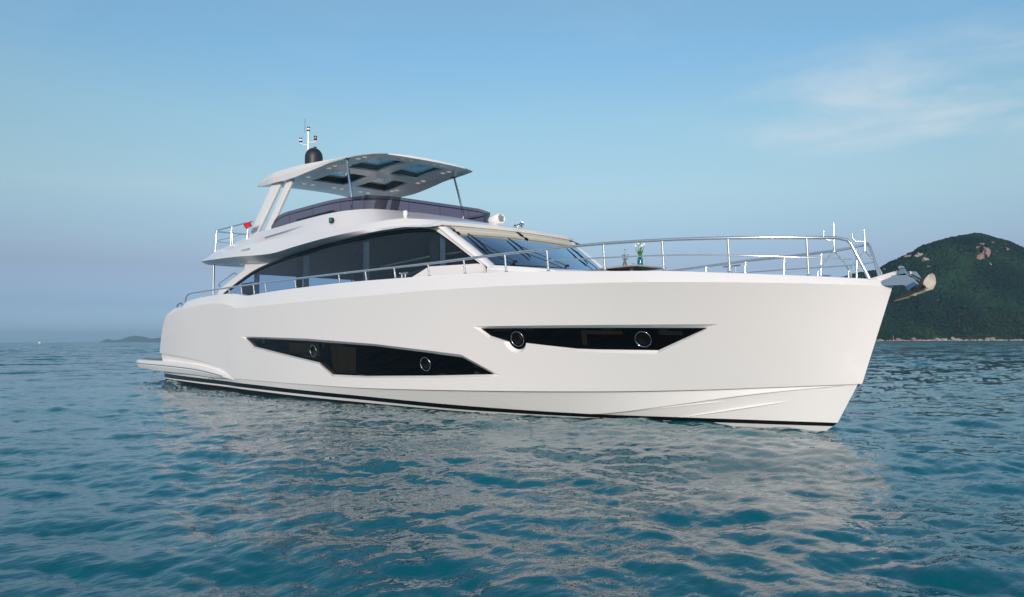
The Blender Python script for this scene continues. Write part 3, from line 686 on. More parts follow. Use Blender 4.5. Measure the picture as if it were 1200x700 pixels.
for h in holes:
    g = MB(); g.add([(x, y, hzb(x, y)+.13) for x, y in h], [(0, 1, 2, 3)]); g.build('skylight', M['skyl'], hto)
for (x, y) in ((8.15, -1.2), (8.15, -.9), (8.17, -.12), (8.17, .16), (10.75, -1.72), (11.05, -1.70), (9.5, -1.75), (12.2, -1.58), (12.5, -1.55), (13.05, -.62), (13.07, -.34), (13.05, .5), (13.04, .76), (12.2, 1.42), (12.5, 1.42), (10.65, 1.55), (10.95, 1.56), (9.2, 1.5), (9.45, 1.52), (8.15, .9), (8.15, 1.2)):
    g = MB(); z = hzb(x, y)-.003; g.lathe((x, y, z), [(.0, -.014), (.060, -.014), (.075, -.006), (.075, .004)], 14); g.build('downlight', M['cream'], hto)
for sgn in (1, -1):   # aft legs of the arch
    for P in ([(7.55, -2.02, 6.72), (8.22, -2.02, 6.62), (6.95, -2.28, 5.02), (6.22, -2.28, 4.93)], [(8.58, -2.02, 6.60), (9.02, -2.02, 6.57), (7.93, -2.28, 5.03), (7.50, -2.28, 5.02)]):
        g = MB(); a = [Vector((x, sgn*y, z)) for x, y, z in P]; b = [p+Vector((0, sgn*.10, 0)) for p in a]
        g.prism(a, (0, sgn*.10, 0)); lo = g.build('hardtop_leg', M['gel'], yacht)
        bv = lo.modifiers.new('bevel', 'BEVEL'); bv.width = .03; bv.segments = 3; bv.limit_method = 'ANGLE'
    g = MB(); g.tube([(12.13, -sgn*1.90, 6.66), (12.30, -sgn*1.93, 6.15), (12.5, -sgn*1.95, 5.55), (12.56, -sgn*1.96, 5.0), (12.56, -sgn*1.96, 4.5)], .035, 12); g.build('hardtop_post', M['chrome'], yacht)
    g = MB(); g.box((12.13, -sgn*1.90, 6.655), (.22, .12, .02), bev=.006); g.build('post_foot', M['rubber'], hto)
# radome and light mast
DX, DY = 8.2, -.9
d = MB(); dp = [(.30, 6.95), (.30, 7.12), (.285, 7.14)]+[(.285, 7.20), (.29, 7.42)]+[(.29*math.cos(a), 7.55+.33*math.sin(a)) for a in [R(q) for q in range(0, 91, 10)]]
d.lathe((DX, DY, .0), dp, 32); do = d.build('radome', M['dome'], yacht)
d = MB(); d.lathe((DX, DY, .0), [(.0, 7.18), (.296, 7.18), (.296, 7.215), (.0, 7.215)], 32); d.build('radome_seam', M['black'], do)
mx, my = 6.80, -.4
d = MB(); d.tube([(mx, my, 6.9), (mx, my, 8.86)], [.05, .035], 10); mo = d.build('light_mast', M['gel'], yacht)
d = MB(); d.tube([(mx, my, 8.33), (mx-.10, my-.10, 8.34), (mx-.2, my-.18, 8.40), (mx-.2, my-.18, 8.46)], .022, 8); d.tube([(mx, my, 8.43), (mx+.08, my+.15, 8.43), (mx+.10, my+.22, 8.48), (mx+.10, my+.22, 8.54)], .022, 8); d.build('mast_arm', M['gel'], mo)
def navl(x, y, z, mt):
    d = MB(); d.lathe((x, y, z), [(0, 0), (.055, 0), (.055, .04), (.045, .045), (.045, .10), (.055, .105), (.055, .14), (0, .145)], 14); o = d.build('mast_light', M['rubber'], mo)
    d = MB(); d.lathe((x, y, z+.045), [(.049, 0), (.049, .055)], 14); d.build('light_lens', M[mt], o)
navl(mx-.2, my-.18, 8.45, 'cream'); navl(mx+.10, my+.22, 8.53, 'redl'); navl(mx, my, 8.83, 'cream'); navl(mx+.12, my+.20, 8.14, 'redl')
d = MB(); d.tube([(mx-.1, my-.08, 8.8), (mx-.1, my-.08, 9.28)], .006, 5); d.build('whip_aerial', M['rubber'], mo)

# flybridge aft rail with its furled flag
def part_rail(name, pts, r, parent, stn=(), mid=None, mt='rail'):
    t = MB(); t.tube(pts, r, 10); o = t.build(name, M[mt], parent)
    for a, b in stn:
        s = MB(); s.tube([a, b], .021, 8); bb = Vector(b); s.lathe(bb, [(.04, .0), (.035, .02), (.021, .035)], 10); s.build('stanchion', M[mt], o)
    for mm in (mid or []):
        s = MB(); s.tube(mm, .013, 6); s.build('middle_rail', M[mt], o)
    return o
def corner(P, k=4, r=.25):  # rounds the corners of a polyline
    P = [Vector(p) for p in P]; out = [P[0]]
    for i in range(1, len(P)-1):
        a = P[i]+(P[i-1]-P[i]).normalized()*min(r, (P[i-1]-P[i]).length/2); b = P[i]+(P[i+1]-P[i]).normalized()*min(r, (P[i+1]-P[i]).length/2)
        for j in range(k+1):
            u = j/k; out.append(a*(1-u)**2+P[i]*2*u*(1-u)+b*u*u)
    out.append(P[-1]); return out
fr_top = corner([(7.4, -2.58, 5.38), (3.95, -2.58, 5.42), (3.95, 2.58, 5.42), (7.4, 2.58, 5.38)], 6, .4)
fr_mid = corner([(6.6, -2.58, 5.03), (3.98, -2.58, 5.05), (3.98, 2.58, 5.05), (6.6, 2.58, 5.03)], 6, .4)
stn = [((x, s*2.58, 5.41), (x, s*2.62, 4.62)) for s in (-1, 1) for x in (4.3, 5.65, 7.0)]+[((3.98, y, 5.41), (4.1, y, 4.5)) for y in (-1.9, -.7, .7, 1.9)]
part_rail('flybridge_rail', fr_top, .024, yacht, stn, [fr_mid])
fl = MB(); rows = []
for i in range(9):
    u = i/8; rows.append([(6.62+.72*u, -2.60+.03*math.sin(u*9), 5.37), (6.70+.66*u, -2.62+.05*math.sin(u*11+1), 5.26+.05*u), (6.90+.46*u, -2.60+.05*math.sin(u*8+2), 5.13+.13*u)])
fl.loft(rows); fl.build('red_flag', M['red'], yacht)
# overhang post and soffit lamp
for sgn in (1, -1):
    g = MB(); g.tube([(4.45, -sgn*2.72, 2.36), (4.45, -sgn*2.72, 4.2)], .045, 12); g.build('overhang_post', M['chrome'], yacht)
for y in (-2.2, -.8, .8, 2.2):
    g = MB(); g.lathe((5.6, y, spl(P5z, 5.6)+.0), [(0, -.012), (.06, -.012), (.075, .02)], 14); g.build('soffit_lamp', M['cream'], fbo)

# ---------------- deck rails
RZ = [(3.62, 2.9), (3.9, 3.13), (4.3, 3.17), (9.5, 3.185), (14.3, 3.165), (16.8, 3.16), (18.0, 3.17), (19.9, 3.215), (22.1, 3.24), (23.2, 3.22), (24.2, 3.19), (25.2, 3.155), (25.6, 3.145)]
def rp(x, sgn, z=None): return (x, -sgn*max(.36, bs(x)-.05), spl(RZ, x) if z is None else z)
for sgn in (1, -1):
    P = [(3.72, -sgn*3.42, 2.80), (3.80, -sgn*3.42, 3.02), (3.95, -sgn*3.42, 3.13)]+[rp(x, sgn) for x in st(4.3, 25.5, 80)]+[(25.59, -sgn*.37, 3.12), (25.64, -sgn*.35, 3.05), (25.86, -sgn*.22, 2.48)]
    sx = [5.45, 7.6, 8.55, 9.45, 10.25, 12.1, 14.35, 15.5, 16.6, 17.75, 18.8, 19.89, 20.89, 22.08, 23.16, 24.17, 25.17]
    stn = [((x, rp(x, sgn)[1], rp(x, sgn)[2]-.01), (x, rp(x, sgn)[1]+sgn*.04, zs(x)+.0)) for x in sx]
    md = [rp(x, sgn, spl([(20.89, 3.02), (22.08, 2.985), (23.16, 2.955), (24.2, 2.90), (25.2, 2.83), (25.68, 2.80)], x)) for x in st(20.89, 25.66, 30)]
    part_rail('deck_rail', P, .027, yacht, stn, [md])
# cleats and fairleads
def cleat(x, y, z, rot=0):
    g = MB(); c, s = math.cos(rot), math.sin(rot)
    for q in (-.07, .07): g.tube([(x+q*c, y+q*s, z), (x+q*c, y+q*s, z+.09)], .016, 8)
    g.tube([(x-.17*c, y-.17*s, z+.105), (x-.1*c, y-.1*s, z+.095), (x+.1*c, y+.1*s, z+.095), (x+.17*c, y+.17*s, z+.105)], [.012, .02, .02, .012], 8); g.build('cleat', M['chrome'], yacht)
for sgn in (1, -1):
    cleat(24.2, -sgn*(bs(24.2)-.09), zs(24.2)+.02); cleat(3.3, -sgn*3.3, 2.74); cleat(16.9, -sgn*(bs(16.9)-.08), zs(16.9)+.015)
    g = MB(); g.tube([(2.75, -sgn*3.36, 2.70), (2.8, -sgn*3.36, 2.84), (3.2, -sgn*3.38, 2.88), (3.35, -sgn*3.38, 2.80)], .03, 8); g.build('fairlead', M['chrome'], yacht)
# forked masts on the foredeck
def fork(x, y, h, name):
    g = MB(); g.tube([(x, y, 2.98), (x, y, 3.10), (x, y, h)], [.018, .016, .012], 10)
    for a in ((-.16, -.28), (.16, .24)):
        g.tube([(x, y, 2.99), (x+a[0]*.6, y+a[1]*.6, 2.80), (x+a[0], y+a[1], 2.62), (x+a[0], y+a[1], 2.40)], .014, 8)
    g.build(name, M['rail'], yacht)
fork(25.25, -.12, 3.47, 'forked_staff'); fork(25.62, .20, 3.34, 'forked_staff')
g = MB(); g.tube([(25.12, -.22, 3.34), (25.12, -.22, 3.22), (25.16, -.2, 3.18), (25.25, -.12, 3.17)], .012, 8); g.build('staff_hook', M['rail'], yacht); g = MB(); g.tube([(25.46, .1, 3.28), (25.46, .1, 3.20), (25.5, .13, 3.15), (25.6, .2, 3.14)], .012, 8); g.build('staff_hook', M['rail'], yacht)
# anchor on its roller
def plate(name, P, th, mt, parent, y=None):
    g = MB(); P = [Vector(p) for p in P]; nrm = (P[1]-P[0]).cross(P[-1]-P[0]).normalized(); g.prism(P, nrm*th, 0); return g.build(name, M[mt], parent)
NEARP = [(26.017, 2.446), (26.164, 2.492), (26.204, 2.516), (26.384, 2.511), (26.484, 2.458), (26.569, 2.36), (26.555, 2.321), (26.428, 2.261), (26.373, 2.344), (26.329, 2.36), (26.094, 2.36), (26.03, 2.37)]
ro = plate('bow_roller', [(x, -.11, z) for x, z in NEARP], -.02, 'chrome', yacht)
plate('roller_cheek', [(26.284, .11, 2.591), (26.447, .11, 2.575), (26.543, .11, 2.425), (26.491, .11, 2.374), (26.405, .11, 2.40), (26.10, .11, 2.38), (26.05, .11, 2.47)], .02, 'chrome', ro)
plate('cheek_end', [(26.384, -.135, 2.338), (26.500, -.115, 2.421), (26.555, -.17, 2.346), (26.425, -.20, 2.262)], .010, 'chrome', ro)
plate('guide_plate', [(25.761, .05, 2.505), (26.195, .05, 2.608), (26.221, .05, 2.606), (26.18, .05, 2.527), (26.1, .05, 2.497), (25.951, .05, 2.465), (25.76, .05, 2.46)], .03, 'gel', ro)
plate('chain_stopper', [(26.207, -.02, 2.50), (26.26, -.02, 2.63), (26.32, -.02, 2.62), (26.35, -.02, 2.50)], .06, 'steel', ro)
g = MB(); g.lathe((26.42, 0, 2.44), [(0, -.085), (.06, -.085), (.035, 0), (.06, .085), (0, .085)], 16, axis='Y'); g.build('roller', M['rubber'], ro)
g = MB(); g.tube([(26.27, -.06, 2.645), (26.27, .08, 2.645)], .025, 8); g.build('pin', M['chrome'], ro)
ao = plate('anchor', [(26.12, -.02, 2.52), (26.36, -.02, 2.55), (26.52, -.02, 2.44), (26.66, -.02, 2.29), (26.56, -.02, 2.27), (26.44, -.02, 2.40), (26.32, -.02, 2.48), (26.12, -.02, 2.46)], .05, 'steel', yacht)
BL = [(26.155, -.03, 2.121), (26.325, -.06, 2.168), (26.428, -.08, 2.197), (26.556, -.10, 2.257), (26.625, -.11, 2.346), (26.665, -.12, 2.521), (26.63, -.12, 2.491), (26.578, -.11, 2.375), (26.456, -.09, 2.289), (26.327, -.06, 2.228)]
plate('fluke', BL, .018, 'darksteel', ao)
FN = [(26.50, .07, 2.243), (26.535, .09, 2.356), (26.575, .12, 2.46), (26.62, .14, 2.515), (26.67, .15, 2.535), (26.70, .16, 2.51), (26.715, .16, 2.455), (26.72, .155, 2.375), (26.685, .13, 2.285), (26.563, .09, 2.247)]
plate('fluke', FN, .018, 'palesteel', ao)
plate('fluke', [(26.155, -.03, 2.115), (26.33, .0, 2.20), (26.50, .07, 2.245), (26.57, .08, 2.25), (26.52, .02, 2.225), (26.36, -.03, 2.16)], .015, 'palesteel', ao)
g = MB(); g.box((26.43, .0, 2.205), (.09, .08, .045), bev=.012); g.build('weighted_tip', M['palesteel'], ao)
# anchor windlass
g = MB(); g.lathe((25.0, .0, 2.38), [(.0, .22), (.07, .22), (.09, .19), (.06, .14), (.09, .08), (.12, .0)], 18); g.build('windlass', M['chrome'], yacht)

# ================================================================== THINGS ON THE FOREDECK TABLE
vase = MB(); vase.lathe((0, 0, 0), [(0, .0), (.05, 0), (.056, .05), (.055, .16), (.038, .19), (.042, .215)], 16)
vo = vase.build('flower_vase', glass('aqua_glass', (.25, .75, .80), 1.5)); vo.location = (21.27, -.30, TT)
tag(vo, 'aqua glass vase of white tulips on the grey foredeck table', 'vase')
w = MB(); w.lathe((0, 0, 0), [(0, .004), (.047, .004), (.05, .12), (0, .12)], 14); w.build('vase_water', mat('turquoise', (.05, .45, .50), .2), vo)
rs = random.Random(4)
fw = MB(); lf = MB()
for k in range(7):
    a = k*2.4; rr = .03+.018*k if k < 6 else .02; top_ = Vector((rr*math.cos(a)*1.0, rr*math.sin(a)*1.0, .36+.02*(6-k)))
    lf.tube([(0, 0, .1), (top_.x*.4, top_.y*.4, .24), top_], .005, 6)
    fw.lathe(top_, [(0, -.005), (.018, .0), (.026, .022), (.022, .045), (.008, .066), (0, .068)], 10)
for k in range(9):
    a = k*.8; d_ = Vector((math.cos(a), math.sin(a), 0)); q = Vector((-math.sin(a), math.cos(a), 0))*.014
    p0 = Vector((0, 0, .18)); p1 = d_*.05+Vector((0, 0, .29)); p2 = d_*.09+Vector((0, 0, .34)); lf.add([p0-q*.5, p0+q*.5, p1+q, p2, p1-q], [(0, 1, 2, 3, 4)])
fw.build('tulip_blooms', mat('petal_white', (.85, .84, .76), .6), vo); lf.build('tulip_leaves', mat('leaf_green', (.06, .22, .04), .5), vo)
vase = MB(); vase.lathe((0, 0, 0), [(0, .0), (.045, 0), (.05, .03), (.035, .10), (.022, .13), (.03, .16)], 14)
vo = vase.build('flower_vase', mat('brown_ceramic', (.16, .12, .10), .3, vary=.4)); vo.location = (20.95, -.40, TT)
tag(vo, 'small dark vase of yellow flowers, left of the tulip vase on the foredeck table', 'vase')
fw = MB(); lf = MB()
for k, (a, rr, h) in enumerate([(0, .01, .36), (2.5, .06, .26), (3.6, .05, .24), (5.4, .06, .23), (1.0, .07, .25), (4.4, .05, .20), (.3, .05, .17)]):
    c = Vector((rr*math.cos(a), rr*math.sin(a), h)); lf.tube([(0, 0, .1), c*.6+Vector((0, 0, .05)), c], .004, 5)
    for j in range(6):
        b = j*1.047; d_ = Vector((math.cos(b), math.sin(b), .35)); q = Vector((-math.sin(b), math.cos(b), 0))*.013
        fw.add([c, c+d_*.02+q, c+d_*.045, c+d_*.02-q], [(0, 1, 2, 3)])
for k in range(5):
    a = k*1.3+.4; d_ = Vector((math.cos(a), math.sin(a), .2)); q = Vector((-math.sin(a), math.cos(a), 0))*.014; p0 = Vector((0, 0, .15)); lf.add([p0, p0+d_*.05+q, p0+d_*.09, p0+d_*.05-q], [(0, 1, 2, 3)])
fw.build('yellow_blooms', mat('petal_yellow', (.75, .60, .10), .6), vo); lf.build('leaves', M['greenl'] if False else mat('leaf_dull', (.09, .17, .06), .6), vo)
bw_ = MB(); bw_.lathe((0, 0, 0), [(0, .006), (.05, .006), (.10, .04), (.105, .04), (.055, 0), (0, 0)], 20)
bo = bw_.build('serving_dish', mat('white_china', (.8, .78, .75), .2)); bo.location = (21.10, -.36, TT)
tag(bo, 'low white dish of fruit and green leaves between the two vases', 'dish')
fr_ = MB()
for k in range(7): fr_.lathe((.045*math.cos(k*1.1), .045*math.sin(k*1.1), .035), [(0, -.02), (.014, -.014), (.02, 0), (.014, .014), (0, .02)], 10)
fr_.build('red_fruit', mat('berry', (.35, .03, .05), .35), bo)
fr_ = MB()
for k in range(8):
    a = k*.8; p0 = Vector((.03, .01, .03)); d_ = Vector((math.cos(a), math.sin(a), .9)); q = Vector((-math.sin(a), math.cos(a), 0))*.014; fr_.add([p0, p0+d_*.02+q, p0+d_*.04, p0+d_*.02-q], [(0, 1, 2, 3)])
fr_.build('salad_leaves', mat('leaf_bright', (.08, .20, .03), .5), bo)

# ================================================================== WATER
def ocean_patch(N, L, seed, lam_min, lam_max, rms, wind, spread):
    rng = np.random.default_rng(seed); k1 = 2*np.pi*np.fft.fftfreq(N, L/N); kx, ky = np.meshgrid(k1, k1, indexing='ij'); k = np.hypot(kx, ky); k[0, 0] = 1e9
    kp = 2*np.pi/lam_max; amp = k**-2.0*np.exp(-.6*(kp/k)**2)*np.exp(-(k*lam_min/2/np.pi)**2*.8)
    th = np.arctan2(ky, kx)-wind; amp = amp*(spread+(1-spread)*np.abs(np.cos(th))**2.0)
    h = amp*(rng.normal(size=(N, N))+1j*rng.normal(size=(N, N))); h[0, 0] = 0
    z = np.fft.ifft2(h).real; s = rms/z.std(); z *= s
    dx = np.fft.ifft2(-1j*kx/k*h).real*s; dy = np.fft.ifft2(-1j*ky/k*h).real*s
    return z, dx, dy, L
def sample(F, L, x, y):
    N = F.shape[0]; u = (x/L*N) % N; v = (y/L*N) % N; i = np.floor(u).astype(int); j = np.floor(v).astype(int); a = u-i; b = v-j; i %= N; j %= N; i1 = (i+1) % N; j1 = (j+1) % N
    return F[i, j]*(1-a)*(1-b)+F[i1, j]*a*(1-b)+F[i, j1]*(1-a)*b+F[i1, j1]*a*b
nA = 1250
ang_f = np.linspace(-R(41), R(41), nA-150); ang_b = np.linspace(R(41), 2*np.pi-R(41), 152)[1:-1]; ang = np.concatenate([ang_f, ang_b])+YAW; nA = len(ang)
rad = [1.2]
while rad[-1] < 22000: rad.append(rad[-1]*(1+(.0078 if rad[-1] < 60 else (.012 if rad[-1] < 400 else .06))))
rad = np.array(rad); nR = len(rad)
Rg, Ag = np.meshgrid(rad, ang, indexing='ij'); X = CAM.x+Rg*np.cos(Ag); Yw = CAM.y+Rg*np.sin(Ag)
front_w = np.clip((np.cos(Ag-YAW)-.72)/.05, 0, 1)
Zw = np.zeros_like(X); DXw = np.zeros_like(X); DYw = np.zeros_like(X)
WIND = YAW+R(12)
for (N, L, sd_, lmin, lmax, rms, r0, r1, sp, ch) in ((512, 83.0, 1, 1.0, 7.0, .0290, 250, 800, .45, 1.0), (512, 23.7, 2, .22, 1.3, .0135, 110, 320, .5, .95), (512, 7.3, 3, .06, .40, .0040, 24, 60, .6, .8)):
    F = ocean_patch(N, L, sd_, lmin, lmax, rms, WIND, sp)
    ca, sa = math.cos(.3*sd_), math.sin(.3*sd_); xr = X*ca-Yw*sa; yr = X*sa+Yw*ca
    w = np.clip((r1-Rg)/(r1-r0), 0, 1)*(front_w if sd_ > 1 else 1)
    Zw += sample(F[0], F[3], xr, yr)*w; a = sample(F[1], F[3], xr, yr)*w*ch; b = sample(F[2], F[3], xr, yr)*w*ch
    DXw += a*ca+b*sa; DYw += -a*sa+b*ca
verts = np.stack([X+DXw, Yw+DYw, Zw], -1).reshape(-1, 3)
i = np.arange(nR-1)[:, None]; j = np.arange(nA)[None, :]; j1 = (j+1) % nA
quads = np.stack([i*nA+j, i*nA+j1, (i+1)*nA+j1, (i+1)*nA+j], -1).reshape(-1, 4)
verts = np.vstack([verts, [[CAM.x, CAM.y, 0]]]); cidx = len(verts)-1
me = bpy.data.meshes.new('water'); nq = len(quads); tris = np.stack([np.full(nA, cidx), np.arange(nA), (np.arange(nA)+1) % nA], -1)
me.vertices.add(len(verts)); me.vertices.foreach_set('co', verts.astype(np.float32).ravel())
me.loops.add(nq*4+nA*3); me.loops.foreach_set('vertex_index', np.concatenate([quads.ravel(), tris.ravel()]).astype(np.int32))
me.polygons.add(nq+nA); ls = np.concatenate([np.arange(nq)*4, nq*4+np.arange(nA)*3]).astype(np.int32); me.polygons.foreach_set('loop_start', ls)
me.polygons.foreach_set('loop_total', np.concatenate([np.full(nq, 4), np.full(nA, 3)]).astype(np.int32)); me.polygons.foreach_set('use_smooth', np.ones(nq+nA, dtype=bool)); me.update()
wm = bpy.data.materials.new('sea_water'); wm.use_nodes = True; n = wm.node_tree.nodes; l = wm.node_tree.links; b = n['Principled BSDF']
b.inputs['Base Color'].default_value = (.004, .105, .122, 1); b.inputs['Roughness'].default_value = .03; b.inputs['IOR'].default_value = 1.34; b.inputs['Specular IOR Level'].default_value = .52
t = n.new('ShaderNodeTexCoord')
def nbump(scale, dist, prev=None, stretch=(1, 1, 1), det=3):
    mp = n.new('ShaderNodeMapping'); mp.inputs['Scale'].default_value = stretch; mp.inputs['Rotation'].default_value = (0, 0, -WIND); l.new(t.outputs['Object'], mp.inputs[0])
    z = n.new('ShaderNodeTexNoise'); z.inputs['Scale'].default_value = scale; z.inputs['Detail'].default_value = det; l.new(mp.outputs[0], z.inputs[0])
    k = n.new('ShaderNodeBump'); k.inputs['Strength'].default_value = 1; k.inputs['Distance'].default_value = dist; l.new(z.outputs[0], k.inputs['Height'])
    if prev: l.new(prev.outputs[0], k.inputs['Normal'])
    return k
k1_ = nbump(5.0, .026, None, (1, .5, 1), 4)
# unresolved chop: random facet slopes where the mesh no longer carries the short waves
at = n.new('ShaderNodeAttribute'); at.attribute_name = 'chop'
def slopes(scale, st_):
    mp = n.new('ShaderNodeMapping'); mp.inputs['Scale'].default_value = st_; mp.inputs['Rotation'].default_value = (0, 0, -WIND); l.new(t.outputs['Object'], mp.inputs[0])
    z = n.new('ShaderNodeTexNoise'); z.inputs['Scale'].default_value = scale; z.inputs['Detail'].default_value = 6; z.inputs['Roughness'].default_value = .68; l.new(mp.outputs[0], z.inputs[0])
    v = n.new('ShaderNodeVectorMath'); v.operation = 'SUBTRACT'; l.new(z.outputs['Color'], v.inputs[0]); v.inputs[1].default_value = (.5, .5, .5)
    v2 = n.new('ShaderNodeVectorMath'); v2.operation = 'MULTIPLY'; l.new(v.outputs[0], v2.inputs[0]); v2.inputs[1].default_value = (1, 1, 0); return v2
sA, sB, sC = slopes(1.1, (1, .5, 1)), slopes(.28, (1, .4, 1)), slopes(.09, (1, .35, 1))
sm_ = n.new('ShaderNodeVectorMath'); sm_.operation = 'ADD'; l.new(sA.outputs[0], sm_.inputs[0]); l.new(sB.outputs[0], sm_.inputs[1])
sm2 = n.new('ShaderNodeVectorMath'); sm2.operation = 'ADD'; l.new(sm_.outputs[0], sm2.inputs[0]); l.new(sC.outputs[0], sm2.inputs[1]); sm_ = sm2
amp_ = n.new('ShaderNodeMath'); amp_.operation = 'MULTIPLY_ADD'; l.new(at.outputs['Fac'], amp_.inputs[0]); amp_.inputs[1].default_value = 2.3; amp_.inputs[2].default_value = .06
rg_ = n.new('ShaderNodeMath'); rg_.operation = 'MULTIPLY_ADD'; l.new(at.outputs['Fac'], rg_.inputs[0]); rg_.inputs[1].default_value = .09; rg_.inputs[2].default_value = .03; l.new(rg_.outputs[0], b.inputs['Roughness'])
sc_ = n.new('ShaderNodeVectorMath'); sc_.operation = 'SCALE'; l.new(sm_.outputs[0], sc_.inputs[0]); l.new(amp_.outputs[0], sc_.inputs['Scale'])
ad_ = n.new('ShaderNodeVectorMath'); ad_.operation = 'ADD'; l.new(k1_.outputs[0], ad_.inputs[0]); l.new(sc_.outputs[0], ad_.inputs[1])
nm_ = n.new('ShaderNodeVectorMath'); nm_.operation = 'NORMALIZE'; l.new(ad_.outputs[0], nm_.inputs[0]); l.new(nm_.outputs[0], b.inputs['Normal'])
# slightly varied body colour, as over weed and sand
z = n.new('ShaderNodeTexNoise'); z.inputs['Scale'].default_value = .03; z.inputs['Detail'].default_value = 3; l.new(t.outputs['Object'], z.inputs[0])
cr_ = n.new('ShaderNodeValToRGB'); cr_.color_ramp.elements[0].position = .35; cr_.color_ramp.elements[1].position = .65
cr_.color_ramp.elements[0].color = (.0, .096, .116, 1); cr_.color_ramp.elements[1].color = (.0, .136, .180, 1); l.new(z.outputs[0], cr_.inputs[0]); l.new(cr_.outputs[0], b.inputs['Base Color'])
ca_ = me.attributes.new('chop', 'FLOAT', 'POINT'); ch_ = np.clip((Rg-20)/90, 0, 1)**.7; ca_.data.foreach_set('value', np.append(ch_.ravel(), 0).astype(np.float32))
me.materials.append(wm)
wo = bpy.data.objects.new('water', me); C.objects.link(wo); tag(wo, kind='structure')

# ================================================================== FAR LAND
def place(px, D, dz=0): # horizontal direction of a bearing across the view, at distance D along the view axis
    return Vector((CAM.x, CAM.y, 0))+Vector((math.cos(YAW), math.sin(YAW), 0))*D+Vector((math.sin(YAW), -math.cos(YAW), 0))*((px-600)/900*D)
HD = 900.0
RIDGE = [(860, -3), (940, -3), (965, 1), (978, 68), (997, 74), (1028, 78), (1040, 85), (1070, 98), (1087, 108), (1119, 117), (1153, 120.5), (1175, 114), (1200, 104), (1240, 84), (1290, 74), (1340, 52), (1400, 20), (1440, -3)]
RIDGE = [(900, 30), (930, 40), (965, 62), (978, 70), (997, 76), (1028, 82), (1040, 88), (1070, 101), (1087, 111), (1119, 120), (1153, 124), (1175, 118), (1200, 108), (1240, 90), (1290, 76), (1340, 52), (1400, 20), (1440, -6)]
RIDGE = [(820, -6), (850, 8), (900, 36)]+RIDGE[1:]
def hill_h(px, d):   # d metres behind the shore
    rdg = (spl(RIDGE, px)-3.0)*(HD+190)/HD*(1.0)
    t = d/190
    s = math.sin(clamp(t)*math.pi/2)**.85 if t < 1 else max(-.2, math.cos((t-1)*1.25))
    p = place(px, HD+d)
    ns = mnoise.noise(Vector((p.x*.012, p.y*.012, 0)))*5*clamp(t*1.4)*(1-.6*clamp(1-abs(t-1)*4))+mnoise.noise(Vector((p.x*.04, p.y*.04, 3)))*4.5*clamp(t*3)*(1-.7*clamp(1-abs(t-1)*5))
    shore = 5*mnoise.noise(Vector((px*.05, 0, 9)))
    return rdg*s+ns*(.3 if t > .9 else 1)-1.2+clamp((d-4-shore)/12)*2.0
gm = mat('hill_ground', (.016, .028, .018), .9, vary=.4, vscale=.05)
hm = MB(); rows = []
PXs = st(820, 1440, 124); Ds = st(-15, 420, 70)
rows = [[(lambda q: (q.x, q.y, hill_h(px, d) if d > 0 else -2))(place(px, HD+d)) for px in PXs] for d in Ds]
hm.loft(rows); ho = hm.build('hill', gm); tag(ho, kind='structure')
# forest canopy of many crowns
def ico(sub):
    b = bmesh.new(); bmesh.ops.create_icosphere(b, subdivisions=sub, radius=1); v = np.array([x.co[:] for x in b.verts]); f = np.array([[q.index for q in x.verts] for x in b.faces]); b.free(); return v, f
iv, if_ = ico(2)
rng = np.random.default_rng(11); vv = []; ff = []; cnt = 0
cr_c = []
bare = [(1156, 106, 17, 15), (1081, 84, 6, 6)]
tries = 0
while cnt < 21000 and tries < 90000:
    tries += 1
    px = rng.uniform(955, 1222) if rng.random() < .93 else rng.uniform(1222, 1330); d = 1.5+213*rng.random()**1.15
    p = place(px, HD+d); z = hill_h(px, d)
    if z < .2: continue
    pz = (z)/(HD+d)*900
    if abs(px-1153) < 11 and 93 < pz < 108 and rng.random() < .96: continue
    nn = mnoise.noise(Vector((p.x*.03, p.y*.03, 5)))
    s = (1.5+1.9*rng.random()**1.6)*(1+.35*nn)*(1.0 if d > 25 else .6)
    disp = 1+.62*(rng.random(len(iv))-.5)
    v = iv*disp[:, None]*np.array([s, s, s*.85]); v += [p.x, p.y, z+s*.35]
    vv.append(v); ff.append(if_+cnt*len(iv)); cnt += 1
vv = np.vstack(vv); ff = np.vstack(ff)
fm = bpy.data.meshes.new('forest'); fm.vertices.add(len(vv)); fm.vertices.foreach_set('co', vv.astype(np.float32).ravel()); fm.loops.add(len(ff)*3); fm.loops.foreach_set('vertex_index', ff.astype(np.int32).ravel())
fm.polygons.add(len(ff)); fm.polygons.foreach_set('loop_start', (np.arange(len(ff))*3).astype(np.int32)); fm.polygons.foreach_set('loop_total', np.full(len(ff), 3, np.int32)); fm.update()
fmt = mat('forest_leaves', (.040, .085, .040), .85)
n = fmt.node_tree.nodes; l = fmt.node_tree.links; gi = n.new('ShaderNodeNewGeometry'); rp_ = n.new('ShaderNodeValToRGB'); e = rp_.color_ramp.elements
e[0].color = (.008, .024, .027, 1); e[1].color = (.026, .066, .038, 1); x_ = e.new(.55); x_.color = (.014, .040, .034, 1)  # leaf colours shifted towards blue, carrying part of the distance haze
z_ = n.new('ShaderNodeTexNoise'); z_.inputs['Scale'].default_value = .018; z_.inputs['Detail'].default_value = 5; tc2 = n.new('ShaderNodeTexCoord'); l.new(tc2.outputs['Object'], z_.inputs[0])
ad = n.new('ShaderNodeMath'); ad.operation = 'MULTIPLY_ADD'; l.new(gi.outputs['Random Per Island'], ad.inputs[0]); ad.inputs[1].default_value = .32; sb_ = n.new('ShaderNodeMath'); sb_.operation = 'MULTIPLY_ADD'; l.new(z_.outputs[0], sb_.inputs[0]); sb_.inputs[1].default_value = 2.6; sb_.inputs[2].default_value = -1.05; l.new(sb_.outputs[0], ad.inputs[2])
